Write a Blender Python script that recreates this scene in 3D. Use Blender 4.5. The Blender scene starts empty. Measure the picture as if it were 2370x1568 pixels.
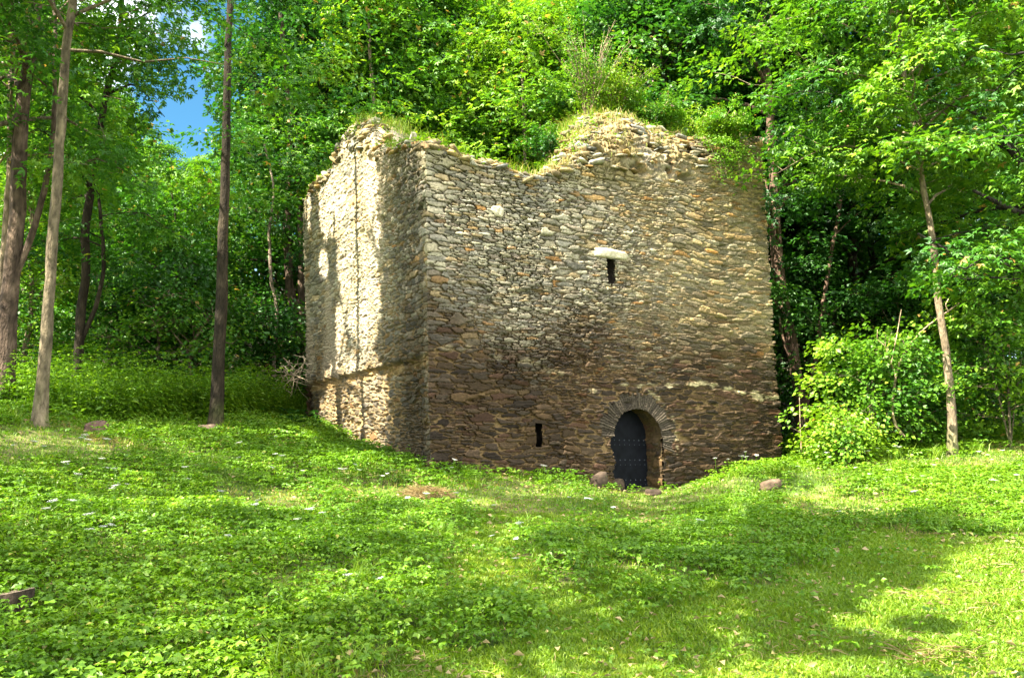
import bpy, math, numpy as np
from math import radians, sin, cos, pi

# ---------------------------------------------------------------- camera, sky, sun, exposure
sc = bpy.context.scene
CAM_Z, PITCH, F, CX, CY = 1.6, radians(8), 2015.0, 1185.0, 784.0      # F, CX, CY: a 2370 x 1568 frame
cam_data = bpy.data.cameras.new("camera")
cam_data.sensor_width = 36.0
cam_data.lens = F / 2370 * 36
cam_data.clip_start, cam_data.clip_end = 0.1, 2000
cam = bpy.data.objects.new("camera", cam_data)
sc.collection.objects.link(cam)
cam.location = (0, 0, CAM_Z)
cam.rotation_euler = (pi / 2 + PITCH, 0, 0)
sc.camera = cam

SUN_EL = radians(50)
sh = np.array([-0.82, -0.57]); sh /= np.linalg.norm(sh)
SUN = np.array([sh[0] * cos(SUN_EL), sh[1] * cos(SUN_EL), sin(SUN_EL)])     # towards the sun
ld = bpy.data.lights.new("sun", 'SUN')
ld.energy, ld.angle, ld.color = 5.0, radians(0.5), (1.0, 0.92, 0.76)
sun = bpy.data.objects.new("sun", ld)
sc.collection.objects.link(sun)
from mathutils import Vector
sun.rotation_euler = Vector(SUN).to_track_quat('Z', 'Y').to_euler()

w = bpy.data.worlds.new("World"); sc.world = w
w.use_nodes = True
nt = w.node_tree; nt.nodes.clear()
out = nt.nodes.new('ShaderNodeOutputWorld'); bg = nt.nodes.new('ShaderNodeBackground')
sky = nt.nodes.new('ShaderNodeTexSky'); sky.sky_type = 'NISHITA'; sky.sun_disc = False
sky.sun_elevation = SUN_EL; sky.sun_rotation = math.atan2(sh[0], sh[1])
sky.air_density, sky.dust_density, sky.ozone_density = 1.0, 0.3, 2.5
tc = nt.nodes.new('ShaderNodeTexCoord')
nz = nt.nodes.new('ShaderNodeTexNoise'); nz.inputs['Scale'].default_value = 4.2; nz.inputs['Detail'].default_value = 7
nz.inputs['Roughness'].default_value = 0.55
mp = nt.nodes.new('ShaderNodeMapping'); mp.inputs['Location'].default_value = (5.10, 0.3, 0.0)
cr = nt.nodes.new('ShaderNodeValToRGB'); cr.color_ramp.elements[0].position = 0.46; cr.color_ramp.elements[1].position = 0.60
mx = nt.nodes.new('ShaderNodeMixRGB'); mx.inputs[2].default_value = (7.0, 7.1, 7.3, 1)
nt.links.new(tc.outputs['Generated'], mp.inputs['Vector']); nt.links.new(mp.outputs[0], nz.inputs['Vector'])
# unseen cloud cover thickened behind the viewpoint as fill light, thinner over the wood
sx = nt.nodes.new('ShaderNodeSeparateXYZ'); nt.links.new(tc.outputs['Generated'], sx.inputs[0])
ma = nt.nodes.new('ShaderNodeMath'); ma.operation = 'MULTIPLY_ADD'; ma.inputs[1].default_value = -0.16; nt.links.new(sx.outputs['Y'], ma.inputs[0]); nt.links.new(nz.outputs['Fac'], ma.inputs[2])
mb = nt.nodes.new('ShaderNodeMath'); mb.operation = 'ADD'; mb.inputs[1].default_value = 0.09; nt.links.new(ma.outputs[0], mb.inputs[0])
deep = nt.nodes.new('ShaderNodeMixRGB'); deep.blend_type = 'MULTIPLY'; deep.inputs[0].default_value = 1; deep.inputs[2].default_value = (0.19, 0.36, 0.38, 1)
nt.links.new(sky.outputs[0], deep.inputs[1])
nt.links.new(mb.outputs[0], cr.inputs[0]); nt.links.new(cr.outputs[0], mx.inputs[0])
nt.links.new(deep.outputs[0], mx.inputs[1]); nt.links.new(mx.outputs[0], bg.inputs[0])
bg.inputs[1].default_value = 0.12
nt.links.new(bg.outputs[0], out.inputs[0])
sc.view_settings.view_transform = 'Standard'; sc.view_settings.look = 'None'
sc.view_settings.gamma = 1.0; sc.view_settings.exposure = 2.45
sc.cycles.max_bounces = 8; sc.cycles.diffuse_bounces = 2; sc.cycles.glossy_bounces = 2
sc.cycles.transmission_bounces = 4; sc.cycles.use_denoising = True
sc.cycles.sample_clamp_indirect = 8

# ---------------------------------------------------------------- helpers
def rng_(s): return np.random.default_rng(s)
cp, sp = cos(PITCH), sin(PITCH)
def at(u, v, Y):
    dx = (u - CX) / F; dy = (CY - v) / F
    yy = cp - dy * sp; zz = sp + dy * cp
    return np.array([dx / yy * Y, Y, CAM_Z + zz / yy * Y])
def z_at(u, v, Y): return at(u, v, Y)[2]
def project(P):
    x, y, z = P[..., 0], P[..., 1], P[..., 2] - CAM_Z
    d = y * cp + z * sp; up = -y * sp + z * cp
    d = np.where(d < 0.1, 0.1, d)
    return CX + F * x / d, CY - F * up / d

def hsh(i, j, k):
    h = (np.asarray(i).astype(np.int64) * 374761393 + np.asarray(j).astype(np.int64) * 668265263 + k * 1274126177) & 0xFFFFFFFF
    h = ((h ^ (h >> 13)) * 1274126177) & 0xFFFFFFFF
    h = ((h ^ (h >> 16)) * 2246822519) & 0xFFFFFFFF
    return ((h ^ (h >> 15)) & 0xFFFFFF) / float(0x1000000)
def vnoise(x, y, k=0):
    xi, yi = np.floor(x), np.floor(y); fx, fy = x - xi, y - yi
    fx = fx * fx * (3 - 2 * fx); fy = fy * fy * (3 - 2 * fy)
    a, b = hsh(xi, yi, k), hsh(xi + 1, yi, k); c, d = hsh(xi, yi + 1, k), hsh(xi + 1, yi + 1, k)
    return (a * (1 - fx) + b * fx) * (1 - fy) + (c * (1 - fx) + d * fx) * fy
def fbm(x, y, k=0, o=4):
    s = 0; a = 0.5; t = 0
    for i in range(o):
        s = s + a * vnoise(x * 2 ** i + 17.3 * i, y * 2 ** i - 9.1 * i, k + i * 7); t += a; a *= 0.5
    return s / t
def sstep(a, b, x):
    t = np.clip((x - a) / (b - a), 0, 1); return t * t * (3 - 2 * t)
def nrm(a): return a / np.maximum(np.linalg.norm(a, axis=-1, keepdims=True), 1e-9)

def link(name, data, parent=None, mat=None):
    o = bpy.data.objects.new(name, data); sc.collection.objects.link(o)
    if parent is not None: o.parent = parent
    if mat is not None and data is not None and len(data.materials) == 0: data.materials.append(mat)
    return o
def np_mesh(name, V, Fc, mat=None, col=None, val=None, smooth=False):
    """Fc: (n,k) int array, or a list of such arrays"""
    fl = Fc if isinstance(Fc, list) else [Fc]
    fl = [f for f in fl if len(f)]
    me = bpy.data.meshes.new(name)
    V = np.asarray(V, np.float32)
    me.vertices.add(len(V)); me.vertices.foreach_set('co', V.ravel())
    loops = np.concatenate([f.ravel() for f in fl]).astype(np.int32)
    tot = np.concatenate([np.full(len(f), f.shape[1]) for f in fl]).astype(np.int32)
    st = np.concatenate([[0], np.cumsum(tot)[:-1]]).astype(np.int32)
    me.loops.add(len(loops)); me.loops.foreach_set('vertex_index', loops)
    me.polygons.add(len(tot)); me.polygons.foreach_set('loop_start', st); me.polygons.foreach_set('loop_total', tot)
    if smooth: me.polygons.foreach_set('use_smooth', np.ones(len(tot), bool))
    me.update(calc_edges=True)
    if col is not None:
        a = me.attributes.new('col', 'FLOAT_COLOR', 'POINT')
        c = np.ones((len(V), 4), np.float32); c[:, :3] = col; a.data.foreach_set('color', c.ravel())
    if val is not None:
        a = me.attributes.new('val', 'FLOAT', 'POINT'); a.data.foreach_set('value', np.asarray(val, np.float32))
    if mat is not None: me.materials.append(mat)
    return me
def grid_faces(n, m):
    a = np.arange(n * m).reshape(n, m)
    return np.stack([a[:-1, :-1], a[1:, :-1], a[1:, 1:], a[:-1, 1:]], -1).reshape(-1, 4)
def tag(o, label, cat=None, group=None, kind=None):
    if label: o['label'] = label
    if cat: o['category'] = cat
    if group: o['group'] = group
    if kind: o['kind'] = kind
    return o
def thing(name, label, cat, loc, group=None):
    o = link(name, None); o.location = [float(a) for a in loc]; o.empty_display_size = 0.3
    return tag(o, label, cat, group)

# ---------------------------------------------------------------- materials
def new_mat(name):
    m = bpy.data.materials.new(name); m.use_nodes = True; t = m.node_tree; t.nodes.clear()
    return m, t, t.nodes.new('ShaderNodeOutputMaterial')
def leaf_mat(name, stops, trans=0.33, tgain=(1.5, 1.6, 0.7), rough=0.5, gloss=0.035):
    m, t, o = new_mat(name)
    at_ = t.nodes.new('ShaderNodeAttribute'); at_.attribute_name = 'val'
    oi = t.nodes.new('ShaderNodeObjectInfo')
    r = t.nodes.new('ShaderNodeValToRGB'); e = r.color_ramp.elements
    for i, (p, c) in enumerate(stops):
        el = e[i] if i < 2 else e.new(p)
        el.position = p; el.color = (*c, 1)
    ad = t.nodes.new('ShaderNodeMath'); ad.operation = 'MULTIPLY_ADD'; ad.inputs[1].default_value = 0.16
    t.links.new(oi.outputs['Random'], ad.inputs[0]); t.links.new(at_.outputs['Fac'], ad.inputs[2])
    sb = t.nodes.new('ShaderNodeMath'); sb.operation = 'SUBTRACT'; sb.inputs[1].default_value = 0.08
    t.links.new(ad.outputs[0], sb.inputs[0]); t.links.new(sb.outputs[0], r.inputs[0])
    d = t.nodes.new('ShaderNodeBsdfDiffuse'); tr = t.nodes.new('ShaderNodeBsdfTranslucent'); g = t.nodes.new('ShaderNodeBsdfGlossy')
    g.inputs['Roughness'].default_value = rough; g.inputs['Color'].default_value = (0.8, 0.9, 0.8, 1)
    mu = t.nodes.new('ShaderNodeMixRGB'); mu.blend_type = 'MULTIPLY'; mu.inputs[0].default_value = 1; mu.inputs[2].default_value = (*tgain, 1)
    t.links.new(r.outputs[0], d.inputs[0]); t.links.new(r.outputs[0], mu.inputs[1]); t.links.new(mu.outputs[0], tr.inputs[0])
    m1 = t.nodes.new('ShaderNodeMixShader'); m1.inputs[0].default_value = trans
    t.links.new(d.outputs[0], m1.inputs[1]); t.links.new(tr.outputs[0], m1.inputs[2])
    m2 = t.nodes.new('ShaderNodeMixShader'); m2.inputs[0].default_value = gloss
    t.links.new(m1.outputs[0], m2.inputs[1]); t.links.new(g.outputs[0], m2.inputs[2])
    t.links.new(m2.outputs[0], o.inputs[0])
    return m
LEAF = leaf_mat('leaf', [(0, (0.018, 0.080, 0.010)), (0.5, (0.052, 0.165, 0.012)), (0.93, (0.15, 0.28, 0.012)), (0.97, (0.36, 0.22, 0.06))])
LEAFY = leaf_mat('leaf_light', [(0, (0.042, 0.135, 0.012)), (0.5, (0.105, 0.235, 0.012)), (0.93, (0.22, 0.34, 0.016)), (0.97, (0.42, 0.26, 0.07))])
LEAFD = leaf_mat('leaf_shaded', [(0, (0.010, 0.050, 0.010)), (0.5, (0.026, 0.100, 0.012)), (1.0, (0.07, 0.18, 0.014))])  # darker leaf copy: the shade of the wood is put into its colour
HERB = leaf_mat('herb_leaf', [(0, (0.050, 0.13, 0.006)), (0.5, (0.115, 0.235, 0.008)), (0.92, (0.22, 0.33, 0.012)), (1.0, (0.27, 0.24, 0.05))], trans=0.35)
GRASS = leaf_mat('grass_blade', [(0, (0.085, 0.17, 0.008)), (0.55, (0.17, 0.28, 0.011)), (0.8, (0.27, 0.33, 0.022)), (1.0, (0.38, 0.28, 0.11))], trans=0.35)
STRAW = leaf_mat('dry_grass', [(0, (0.16, 0.20, 0.035)), (0.5, (0.36, 0.27, 0.12)), (1.0, (0.50, 0.38, 0.2))], trans=0.3, tgain=(1, 1, 1))

def col_mat(name, rough=0.9, nscale=30, amp=0.35, bump=0.5, bscale=60, bdist=0.01, base=None, spec=0.2, zscale=1.0, metallic=0.0):
    m, t, o = new_mat(name)
    b = t.nodes.new('ShaderNodeBsdfPrincipled'); b.inputs['Roughness'].default_value = rough
    b.inputs['Specular IOR Level'].default_value = spec; b.inputs['Metallic'].default_value = metallic
    tc = t.nodes.new('ShaderNodeTexCoord'); mpn = t.nodes.new('ShaderNodeMapping'); mpn.inputs['Scale'].default_value = (1, 1, zscale)
    t.links.new(tc.outputs['Object'], mpn.inputs['Vector'])
    n1 = t.nodes.new('ShaderNodeTexNoise'); n1.inputs['Scale'].default_value = nscale; n1.inputs['Detail'].default_value = 6
    t.links.new(mpn.outputs[0], n1.inputs['Vector'])
    mr = t.nodes.new('ShaderNodeMapRange'); mr.inputs['From Min'].default_value = 0.3; mr.inputs['From Max'].default_value = 0.7
    mr.inputs['To Min'].default_value = 1 - amp; mr.inputs['To Max'].default_value = 1 + amp
    t.links.new(n1.outputs['Fac'], mr.inputs[0])
    mu = t.nodes.new('ShaderNodeMixRGB'); mu.blend_type = 'MULTIPLY'; mu.inputs[0].default_value = 1
    if base is None:
        a = t.nodes.new('ShaderNodeAttribute'); a.attribute_name = 'col'; t.links.new(a.outputs['Color'], mu.inputs[1])
    else: mu.inputs[1].default_value = (*base, 1)
    t.links.new(mr.outputs[0], mu.inputs[2]); t.links.new(mu.outputs[0], b.inputs['Base Color'])
    n2 = t.nodes.new('ShaderNodeTexNoise'); n2.inputs['Scale'].default_value = bscale; n2.inputs['Detail'].default_value = 5
    t.links.new(mpn.outputs[0], n2.inputs['Vector'])
    bp = t.nodes.new('ShaderNodeBump'); bp.inputs['Strength'].default_value = bump; bp.inputs['Distance'].default_value = bdist
    t.links.new(n2.outputs['Fac'], bp.inputs['Height']); t.links.new(bp.outputs[0], b.inputs['Normal'])
    t.links.new(b.outputs[0], o.inputs[0])
    return m
STONE = col_mat('stone', nscale=22, amp=0.35, bump=0.6, bscale=45, bdist=0.015)
BARK = col_mat('bark', nscale=14, amp=0.55, bump=1.0, bscale=30, bdist=0.05, zscale=0.35)
SOIL = col_mat('soil', nscale=6, amp=0.5, bump=0.8, bscale=18, bdist=0.04)
ROCK = col_mat('fieldstone', nscale=12, amp=0.35, bump=0.6, bscale=30, bdist=0.01)
DOOR = col_mat('door_iron', rough=0.6, nscale=7, amp=0.4, bump=0.3, bscale=35, bdist=0.006, spec=0.08)
PALE = col_mat('pale_limestone', nscale=16, amp=0.22, bump=0.7, bscale=26, bdist=0.02, base=(0.50, 0.45, 0.31))
PETAL = leaf_mat('white_petal', [(0, (0.7, 0.72, 0.68)), (1, (0.85, 0.85, 0.82))], trans=0.3, tgain=(1, 1, 1))
PINK = leaf_mat('pink_petal', [(0, (0.75, 0.35, 0.42)), (1, (0.85, 0.6, 0.62))], trans=0.3, tgain=(1, 1, 1))

# ---------------------------------------------------------------- terrain
CB = at(1000, 1088, 16.5); RB = at(1803, 1080, 20.7); LB = at(716, 990, 23.85)
ctrl = [(-14, -6, .3), (0, -6, -.2), (12, -6, -.2), (-5, 2, .1), (0, 0, 0), (6, 2, 0), (-4.2, 6.3, .12), (0, 6.8, 0), (4.5, 6.8, -.05),
        (-5.2, 9.2, .75), (-2, 10, .55), (2.5, 10, .36), (6.5, 10.5, .45), (-9, 8, 1.0), (11, 8, .4)]
for u, v, Y in [(60, 985, 14.5), (300, 1000, 16.5), (500, 978, 19), (640, 975, 21.5), (712, 992, 23.7), (840, 1035, 20), (1000, 1092, 16.4), (1180, 1108, 17.1),
                (1330, 1112, 17.9), (1455, 1148, 18.3), (1580, 1122, 19.3), (1700, 1085, 20.1), (1803, 1076, 20.6), (1900, 1055, 21), (2205, 1058, 18.5),
                (2370, 1040, 19), (1460, 1180, 15.6), (1750, 1130, 17.5), (700, 1150, 14), (1150, 1150, 14.6), (2370, 1200, 13), (2000, 1200, 13.4)]:
    ctrl.append(tuple(at(u, v, Y)[[0, 1, 2]]))
ctrl += [(-14, 16, 2.6), (-14, 24, 2.9), (-9, 28, 2.7), (0, 30, 2.3), (9, 28, 2.1), (16, 20, 2.2), (17, 30, 2.3), (20, 10, 1.0), (-20, 0, 1.0),
         (-60, 60, 4), (60, 60, 3), (0, 60, 3), (-60, -40, 0), (60, -40, 0), (-25, 30, 3.2), (30, 30, 2.6)]
ctrl = np.array(ctrl)
def tps(r2): return np.where(r2 > 1e-9, 0.5 * r2 * np.log(np.maximum(r2, 1e-9)), 0)
_n = len(ctrl); _A = np.zeros((_n + 3, _n + 3))
_A[:_n, :_n] = tps(((ctrl[:, None, :2] - ctrl[None, :, :2]) ** 2).sum(-1)) + np.eye(_n) * 0.4
_A[:_n, _n] = 1; _A[:_n, _n + 1:] = ctrl[:, :2]; _A[_n:, :_n] = _A[:_n, _n:].T
_w = np.linalg.solve(_A, np.concatenate([ctrl[:, 2], [0, 0, 0]]))
# lookup grid: fine and fast
GX = np.linspace(-60, 60, 481); GY = np.linspace(-40, 60, 401)
_gx, _gy = np.meshgrid(GX, GY, indexing='ij')
_gz = _w[_n] + _w[_n + 1] * _gx + _w[_n + 2] * _gy
for i in range(_n): _gz = _gz + _w[i] * tps((_gx - ctrl[i, 0]) ** 2 + (_gy - ctrl[i, 1]) ** 2)
def H(x, y):
    x = np.asarray(x, float); y = np.asarray(y, float)
    fx = np.clip((x + 60) / 0.25, 0, 479.999); fy = np.clip((y + 40) / 0.25, 0, 399.999)
    i, j = fx.astype(int), fy.astype(int); a, b = fx - i, fy - j
    z = (_gz[i, j] * (1 - a) + _gz[i + 1, j] * a) * (1 - b) + (_gz[i, j + 1] * (1 - a) + _gz[i + 1, j + 1] * a) * b
    hill = sstep(30, 85, y - 0.15 * x) * (14.5 - 5.5 * sstep(-25, 25, x)) + sstep(85, 300, y) * 10
    hump = 0.30 * np.exp(-((x - 4.9) / 1.5) ** 2 - ((y - 17.3) / 0.9) ** 2)
    near = hump + 0.22 * (fbm(x * 0.8, y * 0.8, 5, 3) - 0.5)
    return z + hill + near
def ground_hit(u, v):
    for Y in np.arange(4, 40, 0.05):
        p = at(u, v, Y)
        if p[2] <= H(p[0], p[1]): return np.array([p[0], p[1], float(H(p[0], p[1]))])
    return at(u, v, 24)
def ground_at(u, v, Y):
    p = at(u, v, Y); return np.array([p[0], p[1], float(H(p[0], p[1]))])
def build_ground():
    xs = np.concatenate([np.linspace(-400, -30, 40)[:-1], np.linspace(-30, 30, 301), np.linspace(30, 400, 40)[1:]])
    ys = np.concatenate([np.linspace(-200, -10, 30)[:-1], np.linspace(-10, 40, 251), np.linspace(40, 600, 60)[1:]])
    X, Y = np.meshgrid(xs, ys, indexing='ij'); Z = H(X, Y)
    n = fbm(X * 0.7, Y * 0.7, 31, 4)[..., None]; f = sstep(0.35, 0.65, n)
    c = np.array([0.06, 0.10, 0.018]) * (1 - f) + np.array([0.13, 0.13, 0.045]) * f
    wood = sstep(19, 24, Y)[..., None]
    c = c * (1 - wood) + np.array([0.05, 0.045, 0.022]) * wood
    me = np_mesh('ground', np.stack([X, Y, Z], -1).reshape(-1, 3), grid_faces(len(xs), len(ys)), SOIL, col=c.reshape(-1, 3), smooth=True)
    tag(link('ground', me), 'grassy slope rising to the old stone tower and the wood behind', kind='structure')
build_ground()

# ---------------------------------------------------------------- the tower
CT = at(988, 335, 16.5); RT = at(1760, 345, 20.7); LT = at(706, 480, 23.85)
def lean(b, t): return (t[:2] - b[:2]) / (t[2] - b[2])
cor = [LB, CB, RB, RB + LB - CB]; lns = [lean(LB, LT), lean(CB, CT), lean(RB, RT)]; lns.append(lns[0] + lns[2] - lns[1])
Z0 = 1.5
cor2 = [c[:2] - l * (c[2] - Z0) for c, l in zip(cor, lns)]           # plan corners at height Z0
inw = []
for i in range(4):
    a, b, c = cor2[i - 1], cor2[i], cor2[(i + 1) % 4]
    e1 = (b - a) / np.linalg.norm(b - a); e2 = (c - b) / np.linalg.norm(c - b)
    n1 = np.array([-e1[1], e1[0]]); n2 = np.array([-e2[1], e2[0]])
    inw.append((n1 + n2) / (1 + n1 @ n2))
SL = [np.linalg.norm(cor2[(i + 1) % 4] - cor2[i]) for i in range(4)]
UO = np.concatenate([[0], np.cumsum(SL)])                            # perimeter length at each corner
def wallP(side, fr, z, inset):
    """point on side (0 left face, 1 right face, 2, 3 rear) at fraction fr, height z, moved inward by inset"""
    a, b = side, (side + 1) % 4
    dz = (z - Z0)[..., None]; ins = inset[..., None]; fr = fr[..., None]
    A = cor2[a] + lns[a] * dz + inw[a] * ins; B = cor2[b] + lns[b] * dz + inw[b] * ins
    return np.concatenate([A * (1 - fr) + B * fr, z[..., None]], -1)

def stones(U, V, cw, ch, k, p=3.0, warp=0.5):
    U = U + warp * cw * (fbm(U / cw * 1.3, V / ch * 1.1, k + 3, 3) - 0.5)
    V = V + 1.6 * ch * (vnoise(U * 0.9, V * 0.6, k + 5) - 0.5) + warp * ch * 0.9 * (fbm(U / cw * 2.5, V / ch * 1.0, k + 4, 2) - 0.5)
    gi, gj = np.floor(U / cw).astype(np.int64), np.floor(V / ch).astype(np.int64)
    F1 = np.full(U.shape, 9.0, np.float32); F2 = F1.copy(); ID = np.zeros(U.shape, np.int64); DX = np.zeros(U.shape, np.float32); DY = DX.copy()
    for di in range(-2, 3):
        for dj in range(-3, 4):
            i, j = gi + di, gj + dj
            r1, r2, r3, r4, r5 = (hsh(i, j, k + q) for q in (11, 12, 13, 14, 15))
            sx = (i + 0.5 * (j % 2) + 0.15 + 0.7 * r1) * cw; sy = (j + 0.2 + 0.6 * r2) * ch
            big = (r5 > 0.9) * 0.7
            dx = (U - sx) / (cw * (0.40 + 0.55 * r3 + big * 0.6)); dy = (V - sy) / (ch * (0.34 + 0.55 * r4 ** 1.5 + big))
            a = (r5 * 7 % 1 - 0.5) * 0.45
            dy, dx = dy + a * dx, dx - a * 0.5 * dy
            d = ((np.abs(dx) ** p + np.abs(dy) ** p) ** (1 / p)).astype(np.float32)
            nw = d < F1
            F2 = np.where(nw, F1, np.minimum(F2, d)); ID = np.where(nw, i * 92821 + j, ID)
            DX = np.where(nw, dx, DX); DY = np.where(nw, dy, DY); F1 = np.where(nw, d, F1)
    e = F2 - F1
    r = [hsh(ID, ID * 0 + q, k + 50) for q in range(5)]
    return e, r, DX, DY, F1

# face outlines, seen positions turned into heights on the wall
profL = np.array([(700, 470), (712, 462), (722, 432), (738, 412), (765, 400), (774, 352), (790, 305), (812, 288), (835, 286), (866, 302), (884, 345), (905, 350), (935, 336), (965, 325), (990, 334)], float)
profLf = np.array([(700, 475), (722, 445), (765, 420), (776, 385), (800, 355), (840, 345), (880, 372), (905, 362), (940, 345), (965, 335), (990, 343)], float)
profR = np.array([(985, 334), (1010, 338), (1060, 358), (1100, 374), (1150, 384), (1195, 408), (1235, 410), (1290, 392), (1322, 355), (1365, 318), (1405, 292), (1450, 276), (1520, 276), (1545, 296), (1600, 310), (1650, 326), (1700, 338), (1738, 332), (1765, 338)], float)
profRf = np.array([(985, 343), (1010, 346), (1060, 366), (1100, 384), (1150, 396), (1195, 416), (1235, 420), (1290, 408), (1330, 400), (1380, 398), (1450, 400), (1500, 408), (1560, 420), (1620, 405), (1680, 378), (1715, 345), (1765, 345)], float)
def tops(side, fr):
    """facing top, crest height, setback of the crest, for sides 0/1; rear sides are lower copies"""
    fr = np.asarray(fr, float)
    if side > 1:
        zt = 7.6 + 0.5 * fbm(fr * 9, fr * 0 + side, 60, 4)
        e = np.minimum(fr, 1 - fr)
        z_start = tops(1, np.array([1.0]))[1][0] if side == 2 else 7.6
        z_end = 7.6 if side == 2 else tops(0, np.array([0.0]))[1][0]
        zt = zt + (z_start - 7.8) * sstep(0.12, 0, fr) + (z_end - 7.8) * sstep(0.88, 1, fr)
        return zt - 0.15, zt, 0.2 + 0 * fr
    z = np.full(fr.shape, 8.0)
    for _ in range(4):
        P = wallP(side, fr, z, np.zeros(fr.shape)); u, _v = project(P)
        pf, pt = (profLf, profL) if side == 0 else (profRf, profR)
        vf = np.interp(u, pf[:, 0], pf[:, 1]); vt = np.interp(u, pt[:, 0], pt[:, 1])
        dy = (CY - vf) / F; z = CAM_Z + (sp + dy * cp) / (cp - dy * sp) * P[..., 1]
    zf = z
    gap = np.clip((vf - vt) / 118.0, 0, 1)
    wt = 0.16 + (1.35 * gap ** 0.8 if side == 1 else 0.5 * gap)
    dy = (CY - vt) / F; zt = CAM_Z + (sp + dy * cp) / (cp - dy * sp) * (P[..., 1] + wt * 0.85)
    j = 0.14 * (fbm(fr * SL[side] * 3.2, fr * 0 + side * 5, 71, 3) - 0.5)
    return zf + j, zt + j * 0.8, wt

# openings on the right face: (t along the face, z)
def face_tz(u, v):
    fr = np.linspace(0, 1, 2001); z = np.full(2001, 3.0)
    for _ in range(4):
        P = wallP(1, fr, z, np.zeros(2001)); dy = (CY - v) / F; z = CAM_Z + (sp + dy * cp) / (cp - dy * sp) * P[:, 1]
    uu, _ = project(P); i = int(np.argmin(abs(uu - u)))
    return fr[i] * SL[1], z[i]
dl, _ = face_tz(1418, 1050); dr, _ = face_tz(1532, 1050); _, dcr = face_tz(1478, 942)
DT, DW, DCR = (dl + dr) / 2, (dr - dl) / 2, dcr; DSP = DCR - DW
DEPTH = 0.43
s1a = face_tz(1240, 1034); s1b = face_tz(1253, 979); s2a = face_tz(1404, 656); s2b = face_tz(1419, 600)
slits = [(s1a[0], s1b[0], s1a[1], s1b[1], 0.45), (s2a[0], s2b[0], s2a[1], s2b[1], 0.45)]
def in_door(t, z, grow=0.0, jag=True):
    n = 0.05 * (fbm(t * 0 + z * 7, t * 0 + (t > DT) * 3.0, 81, 3) - 0.5) * 2 if jag else 0
    lefty = 0.10 * sstep(0.35, 0.0, abs(z - (DSP - 0.15))) + 0.06 * sstep(0.2, 0.0, abs(z - (DSP - 0.75))) if jag else 0
    x = t - DT
    wid = np.where(x < 0, DW + lefty, DW) + n + grow
    return ((abs(x) < wid) & (z < DSP + 0.02)) | ((x ** 2 + (z - DSP) ** 2 < (DW + grow + n * 0.4) ** 2) & (z >= DSP))
def in_slit(t, z):
    m = np.zeros(t.shape, bool)
    for a, b, lo, hi, _ in slits:
        n = 0.025 * (fbm(z * 9, t * 0 + lo, 82, 2) - 0.5) * 2
        m |= (t > a + n) & (t < b + n * 0.8) & (z > lo) & (z < hi)
    return m

pal_grey = np.array([0.84, 0.83, 0.76]) * np.array([[0.26, 0.25, 0.20], [0.33, 0.31, 0.25], [0.22, 0.22, 0.20], [0.38, 0.34, 0.25], [0.20, 0.20, 0.19], [0.36, 0.27, 0.15], [0.29, 0.28, 0.21], [0.42, 0.40, 0.31], [0.24, 0.20, 0.17]])
pal_yel = np.array([0.76, 0.67, 0.50]) * np.array([[0.30, 0.27, 0.16], [0.38, 0.32, 0.18], [0.26, 0.23, 0.16], [0.42, 0.33, 0.17], [0.22, 0.21, 0.17], [0.36, 0.25, 0.11], [0.33, 0.30, 0.20], [0.28, 0.22, 0.14], [0.24, 0.24, 0.20]])
pal_dark = np.array([0.35, 0.285, 0.225]) * np.array([[0.115, 0.095, 0.07], [0.15, 0.12, 0.085], [0.09, 0.08, 0.07], [0.18, 0.145, 0.095], [0.075, 0.07, 0.066], [0.20, 0.15, 0.085], [0.13, 0.11, 0.08], [0.16, 0.10, 0.075], [0.11, 0.105, 0.09]])
def pick(pal, r): return pal[(r * len(pal)).astype(int) % len(pal)]
def wall_color(side, t, z, e, r, mort, U, V, zf):
    """t: metres along the side; mort: 0 stone .. 1 mortar"""
    n = fbm(U * 0.5, V * 0.45, 91, 4); n2 = fbm(U * 1.3, V * 1.1, 95, 4)
    low = sstep(5.6, 3.3, z + 2.2 * (n - 0.5) + 0.9 * (r[4] - 0.5))                        # damp dark lower masonry
    yel = sstep(3.4, 6.4, t + 4.0 * (n2 - 0.5) + 1.5 * (r[2] - 0.5)) if side == 1 else 0.45 * sstep(0.4, 0.7, n2)
    yel = np.asarray(yel)[..., None] if np.ndim(yel) else yel
    c = pick(pal_grey, r[0]) * (1 - yel) + pick(pal_yel, r[0]) * yel
    low = low[..., None]
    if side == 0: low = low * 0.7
    d = pick(pal_dark, r[0])
    c = 0.68 * c + 0.32 * c.mean(axis=(0, 1))
    c = c * (1 - low) + (0.7 * d + 0.3 * d.mean(axis=(0, 1))) * low
    c = c * (0.60 + 0.8 * r[1])[..., None]
    rust = (r[2] > 0.975)[..., None]; c = np.where(rust, c * np.array([1.2, 0.85, 0.55]), c)
    dry = sstep(4.6, 2.2, t + 2 * (n - 0.5))[..., None] if side == 1 else 0.3
    m_hi = np.array([0.25, 0.215, 0.13]) * (0.75 + 0.5 * n2[..., None]) * (1 - 0.55 * dry) * np.array([1, 1, 1.0])
    m_lo = np.array([0.185, 0.125, 0.056]) * (0.7 + 0.6 * n2[..., None])
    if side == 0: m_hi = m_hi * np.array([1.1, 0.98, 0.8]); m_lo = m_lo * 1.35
    m = m_hi * (1 - low) + m_lo * low
    mort = mort[..., None]
    c = c * (1 - mort) + m * mort
    # moss and earth near the crest
    tp = sstep(0.55, 0.0, zf - z)[..., None] * sstep(0.45, 0.6, n2)[..., None]
    return c * (1 - 0.6 * tp) + np.array([0.16, 0.14, 0.05]) * 0.6 * tp
zl0 = z_at(975, 822, float(CB[1])); zl1 = z_at(712, 890, float(LB[1]))
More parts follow.
